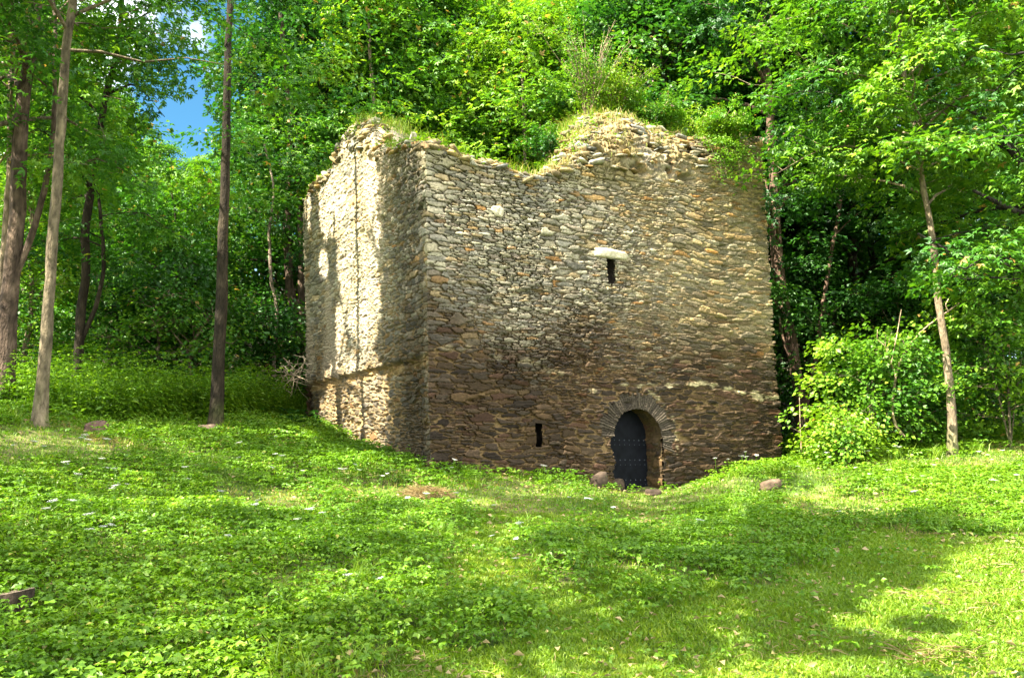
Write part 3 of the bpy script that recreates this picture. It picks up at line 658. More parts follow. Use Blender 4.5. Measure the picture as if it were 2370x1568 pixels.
def tree_objs(name, label, cat, loc, wood, lf, mat, base, seed, group=None, cull=None, moss=0.0, wr=0.7, crown_name='crown'):
    loc = np.asarray(loc, float); o = thing(name, label, cat, loc, group)
    if cull is not None:
        wood = wood[:1] + [(p, r) for p, r in wood[1:] if r[0] > 0.06 or not cull(p + loc)[1:].mean() > 0.25]
    V, Fq = tubes(wood); link('trunk', np_mesh('trunk', V, Fq, BARK, col=bark_col(V, base, seed, moss), smooth=True), o)
    P, D, N, L, lobes, rng = lf
    if cull is not None:
        m = ~cull(P + loc); P, D, N, L = P[m], D[m], N[m], L[m]
    if len(P):
        V, Ft, val = leaves(P, D, N, L, rng, wr=wr, lobes=lobes)
        clump = fbm(V[:, 0] * 0.8 + seed, V[:, 2] * 0.8 + V[:, 1] * 0.5, seed + 9, 3)
        val = np.where(val > 0.985, 0.99, np.clip(0.15 + 0.45 * val + 1.3 * (clump - 0.5) + 0.1, 0, 0.84))
        link(crown_name, np_mesh(crown_name, V, Ft, mat, val=val), o)
    return o
def px_path(loc, pts, Y, dY=None):
    """list of seen trunk positions at depth Y -> local path starting at loc"""
    dY = dY or [0] * len(pts)
    return np.array([at(u, v, Y + d) for (u, v), d in zip(pts, dY)]) - loc

def both_gaps(P): return sun_gap(P, 1) | view_gap(P)

def near_tree(name, label, pts, Y, r0, r1, seed, lo, crown_r, n_limb, sub, per, L, base, mat=None, lobes=3, extra=(), top_z=16, dY=None, **kw):
    g = ground_at(pts[0][0], pts[0][1], Y); P = np.array([at(u, v, Y + (dY[i] if dY else 0)) for i, (u, v) in enumerate(pts)])
    P[0] = g; P[0][2] -= 0.15
    d = P[-1] - P[-2]; d = d / max(d[2], .3)
    if P[-1][2] < top_z: P = np.vstack([P, P[-1] + d * (top_z - P[-1][2]) * 0.5 + [0.2, 0.3, 0], P[-1] + d * (top_z - P[-1][2])])
    path = smooth_path(P - g, 48, wob=0.12, seed=seed)
    ex = []
    for epts, ea, eb, ex_top in extra:
        E = np.array([at(u, v, Y) for u, v in epts])
        if ex_top: dd = E[-1] - E[-2]; E = np.vstack([E, E[-1] + dd / max(dd[2], .3) * (ex_top - E[-1][2])])
        ex.append((smooth_path(E - g, 26, wob=0.08, seed=seed + 5), ea, eb))
    moss = kw.pop('moss', 0.0)
    wood, lf = grow(path, r0, r1, seed, lo, crown_r, n_limb, sub, per, L, lobes=lobes, extra=ex, **kw)
    return tree_objs(name, label, 'tree', g, wood, lf, mat or LEAF, base, seed, cull=both_gaps, moss=moss)

GREY, RED, DARKB, PALEB = (0.15, 0.12, 0.075), (0.10, 0.07, 0.05), (0.03, 0.023, 0.014), (0.24, 0.185, 0.12)
near_tree('broadleaf_tree', 'thick red-brown barked tree with mossy forked limb at the left edge', [(8, 930), (18, 720), (42, 480), (45, 330), (68, 160), (85, 0)], 17.6, 0.20, 0.09, 11, 6.0, 4.2, 26, 7, 40, 0.13, RED,
          extra=[([(35, 640), (85, 520), (105, 430), (122, 330), (130, 220), (128, 120)], 0.075, 0.03, 12)], moss=0.0)
near_tree('broadleaf_tree', 'smooth pale grey trunk with many thin spreading branches, second from the left edge', [(92, 972), (108, 750), (118, 600), (132, 420), (142, 300), (156, 120), (162, 0)], 14.6, 0.105, 0.045, 12, 4.6, 3.6, 34, 7, 34, 0.12, GREY,
          extra=[([(140, 330), (165, 200), (178, 80), (184, 0)], 0.045, 0.02, 11)])
near_tree('broadleaf_tree', 'tall straight dark trunk standing alone between the sky gap and the tower', [(500, 968), (508, 760), (517, 560), (520, 380), (523, 200), (530, 0)], 18.2, 0.14, 0.04, 13, 5.2, 4.0, 40, 8, 38, 0.13, DARKB, mat=LEAF)
near_tree('broadleaf_tree', 'slim dark forked trunk in the shade between the pale trunk and the lone dark trunk', [(172, 918), (182, 820), (196, 660), (200, 520), (215, 380)], 20.5, 0.12, 0.05, 14, 4.2, 2.6, 24, 7, 36, 0.14, DARKB, mat=LEAF,
          extra=[([(184, 800), (225, 700), (240, 620), (232, 520)], 0.06, 0.03, 9)])
near_tree('broadleaf_tree', 'thin whitish trunk lit by sun in the wood just left of the tower', [(634, 900), (640, 720), (628, 640), (622, 520)], 25, 0.07, 0.03, 15, 5, 2.4, 22, 6, 60, 0.14, (0.26, 0.20, 0.15), mat=LEAF, top_z=11)
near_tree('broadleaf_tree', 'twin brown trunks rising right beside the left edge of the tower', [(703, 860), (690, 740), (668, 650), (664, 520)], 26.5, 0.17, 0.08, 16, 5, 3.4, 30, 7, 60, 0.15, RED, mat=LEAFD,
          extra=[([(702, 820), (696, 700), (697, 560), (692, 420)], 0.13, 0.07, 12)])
near_tree('maple_tree', 'young light green tree with pale trunk rising above the left end of the tower', [(876, 1000), (872, 500), (866, 300), (858, 120), (850, 20)], 27, 0.12, 0.05, 17, 6.0, 3.1, 44, 8, 60, 0.17, PALEB, mat=LEAFY, top_z=15.5)
near_tree('maple_tree', 'slim tree with yellow-green crown behind the middle dip of the tower top', [(1092, 1000), (1088, 600), (1088, 300), (1082, 130)], 29, 0.13, 0.05, 18, 6.5, 3.4, 40, 8, 60, 0.17, GREY, mat=LEAFY)
near_tree('maple_tree', 'slender tree behind the tower just right of its middle dip', [(1222, 1000), (1220, 600), (1217, 350), (1205, 150)], 27.5, 0.11, 0.05, 19, 6.5, 3.0, 36, 8, 60, 0.16, GREY, mat=LEAFY)
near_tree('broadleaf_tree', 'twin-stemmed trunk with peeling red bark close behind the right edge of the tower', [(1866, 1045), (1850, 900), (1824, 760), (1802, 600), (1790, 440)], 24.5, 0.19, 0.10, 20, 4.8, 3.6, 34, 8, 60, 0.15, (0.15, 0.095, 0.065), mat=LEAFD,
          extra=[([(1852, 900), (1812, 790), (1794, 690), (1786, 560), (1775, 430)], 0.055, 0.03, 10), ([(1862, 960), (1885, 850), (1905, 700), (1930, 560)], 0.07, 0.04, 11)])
near_tree('maple_tree', 'slender pale sunlit trunk with a layered bright crown on the right', [(2205, 1058), (2203, 960), (2194, 860), (2176, 720), (2165, 620), (2150, 500), (2128, 370), (2105, 250), (2088, 150), (2075, 40)], 18.6, 0.095, 0.025, 21, 5.4, 3.6, 48, 8, 60, 0.145, PALEB, mat=LEAFY, top_z=14)
near_tree('broadleaf_tree', 'big tree outside the right edge whose dark crooked limbs reach into view', [(2480, 1080), (2490, 800), (2500, 500), (2500, 200)], 17.5, 0.26, 0.15, 22, 4.6, 4.6, 40, 8, 55, 0.14, (0.035, 0.03, 0.025), mat=LEAF,
          extra=[([(2490, 480), (2400, 420), (2340, 350), (2290, 280), (2240, 255)], 0.13, 0.03, 0), ([(2488, 760), (2400, 640), (2300, 600), (2210, 590), (2120, 540)], 0.12, 0.02, 0), ([(2486, 620), (2420, 520), (2330, 480), (2250, 440)], 0.12, 0.03, 0)])
near_tree('broadleaf_tree', 'thin pale trunk cut by the left edge of the view behind the red-barked tree', [(-8, 930), (2, 700), (8, 560), (24, 400), (20, 200)], 19, 0.08, 0.05, 23, 5.2, 3.2, 22, 7, 36, 0.14, PALEB, mat=LEAF)
near_tree('broadleaf_tree', 'tree just outside the left edge whose foliage fills the top left corner', [(-75, 930), (-70, 700), (-60, 400), (-50, 100)], 16.8, 0.16, 0.08, 25, 4.8, 4.6, 46, 8, 50, 0.15, GREY)
near_tree('broadleaf_tree', 'pair of thin dark stems in the left wood under the sky gap', [(395, 930), (400, 700), (408, 520), (395, 440)], 25, 0.05, 0.02, 24, 2.2, 1.8, 30, 6, 55, 0.13, DARKB, mat=LEAF, top_z=7.2)

# ---------------------------------------------------------------- the wood: copies of a few grown trees
def proto_tree(seed, ht, r0, lo, cr, n_limb, sub, per, L, mat, base, prof='round', spray_R=0.8, lobes=1):
    P = np.array([[0, 0, -0.2], [0.1, 0, ht * 0.3], [-0.15, 0.2, ht * 0.65], [0.2, 0, ht]]); path = smooth_path(P, 26, wob=0.5, seed=seed)
    wood, lf = grow(path, r0, 0.04, seed, lo, cr, n_limb, sub, per, L, spray_R=spray_R, prof=prof, lobes=lobes)
    V, Fq = tubes(wood, sides=6); tm = np_mesh('trunk', V, Fq, BARK, col=bark_col(V, base, seed), smooth=True)
    P, D, N, Ls, lo_, rng = lf; V, Ft, val = leaves(P, D, N, Ls, rng, wr=0.75, lobes=lo_)
    clump = fbm(V[:, 0] * 0.7 + seed, V[:, 2] * 0.7 + V[:, 1] * 0.5, seed + 9, 3)
    val = np.where(val > 0.99, 0.99, np.clip(0.15 + 0.45 * val + 1.3 * (clump - 0.5) + 0.1, 0, 0.84))
    return tm, np_mesh('crown', V, Ft, mat, val=val)
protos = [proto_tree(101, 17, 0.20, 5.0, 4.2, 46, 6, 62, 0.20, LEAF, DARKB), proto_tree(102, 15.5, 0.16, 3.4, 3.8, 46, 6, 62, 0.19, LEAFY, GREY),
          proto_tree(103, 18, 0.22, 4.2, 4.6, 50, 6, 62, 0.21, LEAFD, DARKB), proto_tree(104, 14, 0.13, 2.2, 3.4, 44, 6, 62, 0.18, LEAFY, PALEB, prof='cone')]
protos.append(proto_tree(105, 16, 0.14, 6.0, 3.9, 30, 5, 44, 0.18, LEAF, DARKB))
shrubs = [proto_tree(111, 3.4, 0.04, 0.35, 1.6, 26, 6, 26, 0.12, LEAFD, DARKB, spray_R=0.42), proto_tree(112, 4.8, 0.05, 0.6, 1.9, 30, 6, 28, 0.13, LEAF, GREY, spray_R=0.45),
          proto_tree(113, 2.2, 0.03, 0.2, 1.2, 22, 6, 24, 0.10, LEAF, GREY, spray_R=0.35)]
def plant(proto, name, label, cat, x, y, rot, s, group, sink=0.0):
    o = thing(name, label, cat, (x, y, float(H(x, y)) - sink), group); o.rotation_euler = (0, 0, rot); o.scale = (s, s, s * (0.95 + 0.1 * sin(rot * 3)))
    link('trunk', proto[0], o); link('crown', proto[1], o)
    return o
rg = rng_(77)
zones = {  # label, group, x/y positions as (seen u, depth Y, proto, scale)
 'L': ('tall tree deep in the dark wood left of the tower', 'trees in the wood left of the tower'),
 'B': ('leafy tree in the wood directly behind the tower', 'trees in the wood behind the tower'),
 'R': ('leafy tree in the wood right of the tower', 'trees in the wood right of the tower'),
 'H': ('light green tree on the far hillside below the sky gap', 'trees on the far hillside')}
spots = []
for u, Y, p, s in [(10, 27, 0, 0.9), (120, 31, 3, 0.85), (720, 28, 2, 0.85), (740, 32, 2, 1.0), (20, 36, 1, 1.0), (150, 38, 0, .72), (690, 40, 2, .9),
                  (80, 45, 2, .9), (30, 22, 3, .6)]: spots.append(('L', u, Y, p, s))
for u, Y, p, s in [(780, 30, 2, 1.0), (880, 34, 0, 1.1), (980, 31, 0, 0.98), (1080, 36, 1, 1.15), (1180, 34, 1, 1.05), (1290, 30, 1, 0.95), (1380, 34, 0, 1.1), (1480, 29, 1, 1.0), (1580, 33, 2, 1.1), (1680, 28, 0, 1.0), (820, 42, 2, 1.3),
                  (950, 44, 1, 1.3), (1120, 44, 0, 1.35), (1300, 42, 1, 1.3), (1450, 42, 2, 1.3), (1620, 42, 1, 1.3), (1040, 27.5, 3, 0.72), (1340, 26.8, 3, 0.72), (1160, 26.5, 3, .62), (930, 29, 3, .85), (1540, 27, 2, .85)]: spots.append(('B', u, Y, p, s))
for u, Y, p, s in [(1760, 31, 2, 1.0), (1850, 28, 2, 0.95), (1960, 27, 2, 0.95), (2040, 31, 4, 1.0), (2160, 26, 4, 0.9), (2260, 29, 4, 1.0), (2400, 24, 4, 0.95), (2480, 28, 0, 1.0), (1900, 36, 2, .9), (2110, 36, 4, .9), (2230, 38, 4, .9),
                  (2350, 35, 4, 1.0), (1800, 42, 1, 1.1), (2560, 36, 1, 1.0), (1780, 50, 2, .8), (1880, 47, 2, .8), (1960, 52, 2, .85), (2060, 48, 2, .75), (2160, 53, 2, .8), (2260, 48, 2, .75), (2370, 52, 2, .8), (2480, 48, 2, .8), (2550, 24, 1, 1)]: spots.append(('R', u, Y, p, s))
for u, Y, p, s in [(290, 62, 1, 0.75), (355, 66, 3, 0.58), (410, 70, 1, 0.5), (460, 72, 3, 0.5), (520, 66, 1, 0.55), (590, 64, 3, .8), (240, 60, 3, 1.0), (340, 56, 3, .8), (430, 58, 3, 0.7), (500, 57, 1, 0.65), (150, 62, 1, 1.2), (60, 60, 3, 1.3), (325, 50, 3, .5), (400, 52, 1, .45), (460, 50, 3, .45), (530, 52, 1, .5),
                  (680, 62, 1, 1.3), (800, 66, 3, 1.4), (950, 66, 1, 1.4), (1100, 66, 3, 1.4)]: spots.append(('H', u, Y, p, s))
for zc, u, Y, p, s in spots:
    x = (u - CX) / F * Y * 1.01 + rg.normal(0, .3); lab, grp = zones[zc]
    plant(protos[p], 'broadleaf_tree', lab, 'tree', x, Y, rg.random() * 6.28, s, grp)
for u, Y, p, s in [(250, 24, 0, 1.1), (330, 22.5, 2, 1.3), (400, 23.5, 0, 1.1), (455, 22.5, 2, 1.2), (610, 25, 0, 1.0), (670, 25.5, 2, 1.2), (210, 27, 1, 1.1), (300, 28, 1, 1.2), (80, 27, 1, 1.2),
                  (-60, 21, 0, 1.1), (640, 29, 1, 1.2), (440, 31, 1, 1.4), (150, 25, 2, 1.2), (540, 30, 1, 1.3)]:
    plant(shrubs[p], 'shrub', 'shaded leafy shrub under the trees left of the tower', 'shrub', (u - CX) / F * Y, Y, rg.random() * 6.28, s, 'shrubs in the wood left of the tower')
for u, Y, p, s in [(1900, 25, 0, 1.2), (1990, 25, 0, 1.3), (2100, 24.5, 1, 1.0), (2200, 24, 0, 1.2), (2300, 23.5, 1, 1.1), (2400, 22.5, 0, 1.2), (1850, 29, 1, 1.1), (2000, 29, 1, 1.2), (2150, 29, 1, 1.3), (2300, 28, 1, 1.3), (1830, 33, 1, 1.5), (1930, 36, 1, 1.5), (2070, 35, 1, 1.6), (2230, 34, 1, 1.5), (2380, 33, 1, 1.5)]:
    plant(shrubs[p], 'shrub', 'shaded leafy shrub under the trees right of the tower', 'shrub', (u - CX) / F * Y, Y, rg.random() * 6.28, s, 'shrubs in the wood right of the tower')

# shade trees standing beside and behind the camera, crowns over the slope
def shade_tree(x, y, seed, ht, lo, cr, n_limb, label):
    P = np.array([[0, 0, -0.3], [0.1, 0.1, ht * 0.4], [0.4, 0.2, ht * 0.75], [0.3, 0.5, ht]]); path = smooth_path(P, 26, wob=0.4, seed=seed)
    wood, lf = grow(path, 0.18, 0.04, seed, lo, cr, n_limb, 9, 46, 0.17, spray_R=0.85, lobes=1)
    def cull(Q):
        u, v = project(Q); seen = (Q[:, 1] > 1) & (v > -60) & (u > -40) & (u < 2410)
        return sun_gap(Q, seed) | seen
    P, D, N, L, lo_, r_ = lf
    keep = ~cull(P + np.array([x, y, float(H(x, y))]))
    # limbs that would hang into the view are cut back with their leaves
    w2 = [wood[0]]
    for pts, rad in wood[1:]:
        Q = pts + np.array([x, y, float(H(x, y))]); u, v = project(Q)
        if not ((Q[:, 1] > 1) & (v > -40) & (u > -30) & (u < 2400)).any() and not sun_gap(Q, seed)[1:].mean() > 0.25: w2.append((pts, rad))
    tree_objs('broadleaf_tree', label, 'tree', (x, y, float(H(x, y))), w2, (P[keep], D[keep], N[keep], L[keep], lo_, r_), LEAF, GREY, seed, group='trees round the viewpoint', wr=0.8)
for i, (x, y, ht, lo, cr) in enumerate([(-12.5, 3, 15, 7, 5), (-9.5, 8.5, 15, 8.5, 4.6), (-14, 10, 16, 6, 4.6), (-6.5, -1.5, 15, 7, 5), (-12, -4, 16, 7, 5), (-3.5, -5, 16, 8, 5), (-2.2, 1.6, 14, 8, 4.6), (-5.5, 4.5, 14, 8.5, 4.2), (1.5, -2.5, 15, 8, 4.4), (-8, 13.0, 16, 10.5, 4.0)]):
    if y > 0 and abs(x) < 0.62 * y + 0.4: continue
    shade_tree(x, y, 300 + i, ht, lo, cr, 46, 'tree standing outside the view, its high crown shading the slope')

# ---------------------------------------------------------------- plants on the slope
def inside_tower(x, y, m=0.0):
    q = np.stack([x, y], -1) - cor2[1]; e1 = (cor2[2] - cor2[1]) / SL[1]; e0 = (cor2[0] - cor2[1]) / SL[0]
    a, b = q @ e1, q @ e0; return (a > -m) & (a < SL[1] + m) & (b > -m) & (b < SL[0] + m)
def scatter(n, rng, y0, y1, spread=0.66, pw=1.0, x0=None, x1=None):
    y = y0 + (y1 - y0) * rng.random(n) ** pw; x = (rng.random(n) * 2 - 1) * (spread * y + 1.0)
    k = ~inside_tower(x, y, 0.03); return x[k], y[k]
def leafy(x, y):
    """0 grass .. 1 leafy ground cover"""
    u, v = project(np.stack([x, y, H(x, y)], -1)); n = fbm(x * 0.55, y * 0.55, 141, 3) - 0.5
    path = np.exp(-((u - (1500 + (v - 1150) * 0.25)) / 130) ** 2) * sstep(1290, 1170, v)
    lawn = sstep(1440, 1560, v + (u - 1185) * 0.16 + 90 * n)
    right = sstep(1500, 1900, u) * 0.30
    return np.clip(0.70 + 4.4 * n - 0.85 * path - 0.9 * lawn - right, 0.04, 1)
def build_ground_cover():
    rng = rng_(501); x, y = scatter(84000, rng, 4.6, 23, pw=0.95)
    k = rng.random(len(x)) < leafy(x, y); x, y = x[k], y[k]; n = len(x)
    hgt = (0.05 + 0.17 * rng.random(n)) * (0.55 + 0.9 * fbm(x * 0.8, y * 0.8, 143, 3)); z = H(x, y)
    Ps, Ds, Ns, Ls = [], [], [], []
    az = rng.random(n) * 6.283; size = (0.028 + 0.040 * rng.random(n) ** 1.5) * (1 + 0.25 * sstep(12, 20, y))
    lean_ = rng.normal(0, 0.28, (n, 2)); top = np.stack([x + lean_[:, 0] * hgt, y + lean_[:, 1] * hgt, z + hgt], -1)
    for g in range(3):                                             # three groups of three leaflets
        a = az + g * 2.094 + rng.normal(0, 0.2, n); d = np.stack([np.cos(a), np.sin(a), 0.1 + 0 * a], -1); c = top + d * (size * 0.75)[:, None]
        for l in (-0.95, 0, 0.95):
            b = a + l; dd = np.stack([np.cos(b), np.sin(b), -0.25 + rng.normal(0, 0.25, n)], -1)
            Ps.append(c); Ds.append(dd); Ns.append(np.array([0, 0, 1.0]) + rng.normal(0, 0.3, (n, 3)) + np.concatenate([lean_, lean_[:, :1] * 0], 1)); Ls.append(size * (1.15 if l == 0 else 1.0) * (0.8 + 0.4 * rng.random(n)))
    P, D, N, L = map(np.concatenate, (Ps, Ds, Ns, Ls)); V, Ft, val = leaves(P, D, N, L, rng, wr=0.62, fold=0.10)
    tone = np.tile(np.repeat(fbm(x * 0.7, y * 0.7, 145, 3) * 0.9 + 0.3 * rng.random(n) - 0.1, 4), 9)
    val = np.where(val > 0.988, 1.0, np.clip(0.45 * tone + 0.45 * val, 0, 0.9))
    tag(link('ground_cover', np_mesh('ground_cover', V, Ft, HERB, val=val)), 'low three-part green leaves covering the slope in front of the tower', 'ground cover', kind='stuff')
    # broad single leaves (docks and plantains)
    x, y = scatter(5200, rng, 4.8, 18); k = rng.random(len(x)) < (0.25 + 0.75 * (fbm(x * 0.5, y * 0.5, 149, 3) > 0.55)) * (leafy(x, y) > 0.25); x, y = x[k], y[k]; n = len(x)
    az = rng.random(n) * 6.283; up = 0.25 + 1.1 * rng.random(n)
    D = np.stack([np.cos(az), np.sin(az), up], -1); N = np.stack([-np.cos(az) * up, -np.sin(az) * up, 1 + 0 * az], -1); z = H(x, y) + 0.02 + 0.05 * rng.random(n)
    V, Ft, val = leaves(np.stack([x, y, z], -1), D, N, 0.06 + 0.09 * rng.random(n) ** 2, rng, wr=0.40, fold=0.06)
    tag(link('broad_leaves', np_mesh('broad_leaves', V, Ft, HERB, val=0.3 + 0.5 * val)), 'upright broad single leaves scattered among the ground cover', 'wild plants', kind='stuff')
def blades(x, y, z, h, wd, bend, rng, az=None):
    n = len(x); az = rng.random(n) * 6.283 if az is None else az; d = np.stack([np.cos(az), np.sin(az), 0 * az], -1)
    a2 = rng.random(n) * 6.283; s = np.stack([np.cos(a2), np.sin(a2), 0 * az], -1) * wd[:, None] * 0.5
    p0 = np.stack([x, y, z - 0.01], -1); up = np.array([0, 0, 1.0]); b = bend[:, None] * h[:, None]; hh = h[:, None]
    p1 = p0 + up * hh * 0.55 + d * b * 0.3; p2 = p0 + up * hh * (1 - 0.35 * bend[:, None]) + d * b
    V = np.stack([p0 - s, p0 + s, p1 + s * 0.8, p1 - s * 0.8, p2], 1).reshape(-1, 3); i = np.arange(n)[:, None] * 5
    return V, [i + np.array([0, 1, 2, 3]), i + np.array([3, 2, 4])]
def build_grass():
    rng = rng_(511); x, y = scatter(300000, rng, 4.6, 22.5, pw=0.85); lf = leafy(x, y)
    k = rng.random(len(x)) < 1.05 - 0.72 * lf; x, y, lf = x[k], y[k], lf[k]; n = len(x); z = H(x, y)
    patch = fbm(x * 0.8, y * 0.8, 151, 3); h = (0.03 + 0.085 * rng.random(n)) * (0.5 + 1.2 * patch) * (0.6 + 1.1 * lf)
    V, Fq = blades(x, y, z, h, (0.006 + 0.0006 * y) * (0.8 + 0.5 * rng.random(n)), 0.2 + 0.9 * rng.random(n), rng)
    dry = fbm(x * 0.9 + 30, y * 0.9, 153, 3); val = np.clip(0.1 + 0.5 * rng.random(n) + 0.55 * (dry - 0.45), 0, 0.78); val = np.where(rng.random(n) < 0.04 + 0.4 * sstep(0.60, 0.74, dry), 0.85 + 0.15 * rng.random(n), val)
    tag(link('grass', np_mesh('grass', V, Fq, GRASS, val=np.repeat(val, 5))), 'short green grass with drier patches on the slope', 'grass', kind='stuff')
    x, y = scatter(520000, rng, 4.8, 13.5, pw=1.0); lf = leafy(x, y); u_, v_ = project(np.stack([x, y, H(x, y)], -1)); k = (lf < 0.4) & (u_ > 900) & (u_ < 2500) & (v_ < 1620); x, y = x[k], y[k]; n = len(x)
    V, Fq = blades(x, y, H(x, y), (0.03 + 0.05 * rng.random(n)) * (0.6 + 0.9 * fbm(x * 1.5, y * 1.5, 155, 3)), 0.007 + 0.0008 * y, 0.3 + 0.9 * rng.random(n), rng)
    tag(link('lawn_grass', np_mesh('lawn_grass', V, Fq, GRASS, val=np.repeat(np.clip(0.25 + 0.45 * rng.random(n) + 0.5 * (fbm(x, y, 157, 3) - .5), 0, .8), 5))), 'short fine lawn-like grass in the lower right and on the way to the door', 'grass', kind='stuff')
    # taller tufts
    cx, cy = scatter(620, rng, 6, 21); kk = leafy(cx, cy) > 0.3; cx, cy = cx[kk], cy[kk]; m = 46; idx = np.repeat(np.arange(len(cx)), m); n = len(idx)
    x = cx[idx] + rng.normal(0, 0.07, n); y = cy[idx] + rng.normal(0, 0.07, n); hs = (0.16 + 0.22 * rng.random(len(cx)))[idx]
    V, Fq = blades(x, y, H(x, y), hs * (0.6 + 0.5 * rng.random(n)), 0.007 + 0.0005 * y, 0.3 + 0.8 * rng.random(n), rng)
    k = inside_tower(x, y, 0.02); val = 0.15 + 0.5 * rng.random(n)
    tag(link('tall_grass', np_mesh('tall_grass', V, Fq, GRASS, val=np.repeat(val, 5))), 'taller arching tufts of grass among the ground cover', 'grass', kind='stuff')
    # fallen straw and bare litter
    x, y = scatter(16000, rng, 5, 20); k = rng.random(len(x)) < sstep(0.50, 0.64, fbm(x * 0.9 + 30, y * 0.9, 153, 3)) + 0.06; x, y = x[k], y[k]; n = len(x); az = rng.random(n) * 6.283
    D = np.stack([np.cos(az), np.sin(az), rng.normal(0.1, 0.2, n)], -1); V, Ft, val = leaves(np.stack([x, y, H(x, y) + 0.02 + 0.04 * rng.random(n)], -1), D, np.array([0, 0, 1.0]) + rng.normal(0, .3, (n, 3)), 0.06 + 0.14 * rng.random(n), rng, wr=0.045, fold=0.01)
    tag(link('straw_litter', np_mesh('straw_litter', V, Ft, STRAW, val=0.2 + 0.8 * val)), 'thin dry stalks lying in brown patches of the slope', 'dry stalks', kind='stuff')
build_ground_cover(); build_grass()

def stalk_plants(name, label, x, y, hgt, rng, mat, pairs=7, L=0.075, wr=0.45, seedv=0):
    z = H(x, y); n = len(x); lean_ = rng.normal(0, 0.12, (n, 2)); Ps, Ds, Ns, Ls = [], [], [], []
    for j in range(pairs):
        f = 0.2 + 0.8 * j / (pairs - 1)
        for sgn in (0, 1, 2, 3):
            if sgn > 1 and j % 2: continue
            a = rng.random(n) * 1.2 + j * 1.57 + sgn * pi / 2 * (2 if sgn < 2 else 1); d = np.stack([np.cos(a), np.sin(a), -0.15 - 0.3 * rng.random(n)], -1)
            Ps.append(np.stack([x + lean_[:, 0] * hgt * f, y + lean_[:, 1] * hgt * f, z + hgt * f], -1)); Ds.append(d); Ns.append(np.array([0, 0, 1.0]) + rng.normal(0, .3, (n, 3))); Ls.append(L * (1.35 - 0.8 * f) * (0.8 + 0.5 * rng.random(n)))
    P, D, N, Lq = map(np.concatenate, (Ps, Ds, Ns, Ls)); V, Ft, val = leaves(P, D, N, Lq, rng, wr=wr)
    s = 0.004; top = np.stack([x + lean_[:, 0] * hgt, y + lean_[:, 1] * hgt, z + hgt], -1); b = np.stack([x, y, z], -1)
    SV = np.stack([b - [s, 0, 0], b + [s, 0, 0], top], 1).reshape(-1, 3); SF = np.arange(n * 3).reshape(-1, 3) + len(V)
    val = np.concatenate([0.1 + 0.6 * val, np.full(len(SV), 0.4)])
    return tag(link(name, np_mesh(name, np.concatenate([V, SV]), [Ft, SF], mat, val=val)), label, 'undergrowth', kind='stuff')
def build_undergrowth():
    rng = rng_(521); n = 3600; u = -150 + 880 * rng.random(n); y = 16.6 + 8 * rng.random(n); y = np.maximum(y, np.interp(u, [-150, 60, 300, 520, 720], [15.3, 15.6, 17.2, 19.6, 24.4]) + 0.3 * rng.random(n)); x = (u - CX) / F * y
    k = ~inside_tower(x, y, 0.2); x, y = x[k], y[k]; h = (0.45 + 0.85 * rng.random(len(x)) ** 1.5) * (0.6 + 0.8 * fbm(x * 0.5, y * 0.5, 171, 2))
    stalk_plants('nettles', 'dense waist-high nettles along the edge of the wood left of the tower', x, y, h, rng, HERB, L=0.13)
    n = 1500; u = 1815 + 640 * rng.random(n); y = 20.6 + 4 * rng.random(n); x = (u - CX) / F * y; k = ~inside_tower(x, y, 0.1); x, y = x[k], y[k]
    stalk_plants('weeds', 'knee-high weeds along the edge of the wood right of the tower', x, y, 0.2 + 0.35 * rng.random(len(x)), rng, HERB, L=0.10)
    x, y = scatter(1500, rng, 5.2, 19); cl = fbm(x * 0.7 + 9, y * 0.7, 181, 3); k = (cl > 0.53) & (leafy(x, y) > 0.3); x, y = x[k], y[k]
    stalk_plants('tall_weeds', 'taller stalky weeds standing in loose clumps above the ground cover', x, y, 0.16 + 0.26 * rng.random(len(x)) ** 1.5, rng, HERB, pairs=6, L=0.085, wr=0.4)
    # old leaves lying on the ground
    x, y = scatter(2600, rng, 5, 20); n = len(x); az = rng.random(n) * 6.283; D = np.stack([np.cos(az), np.sin(az), rng.normal(0, .25, n)], -1)
    V, Ft, val = leaves(np.stack([x, y, H(x, y) + 0.03 + 0.05 * rng.random(n)], -1), D, np.array([0, 0, 1.]) + rng.normal(0, .5, (n, 3)), 0.05 + 0.05 * rng.random(n), rng, wr=.6, fold=.2)
    tag(link('fallen_leaves', np_mesh('fallen_leaves', V, Ft, STRAW, val=0.2 + 0.7 * val)), 'curled brown dead leaves scattered through the grass', 'dead leaves', kind='stuff')
    # forest floor leaves
    n = 15000; y = 21 + 22 * rng.random(n); x = (rng.random(n) * 2 - 1) * 0.72 * y; k = ~inside_tower(x, y, 0.3); x, y = x[k], y[k]
    stalk_plants('forest_herbs', 'low shaded herbs on the floor of the wood', x, y, 0.12 + 0.3 * rng.random(len(x)), rng, LEAFD, pairs=3, L=0.16, wr=0.6)
build_undergrowth()

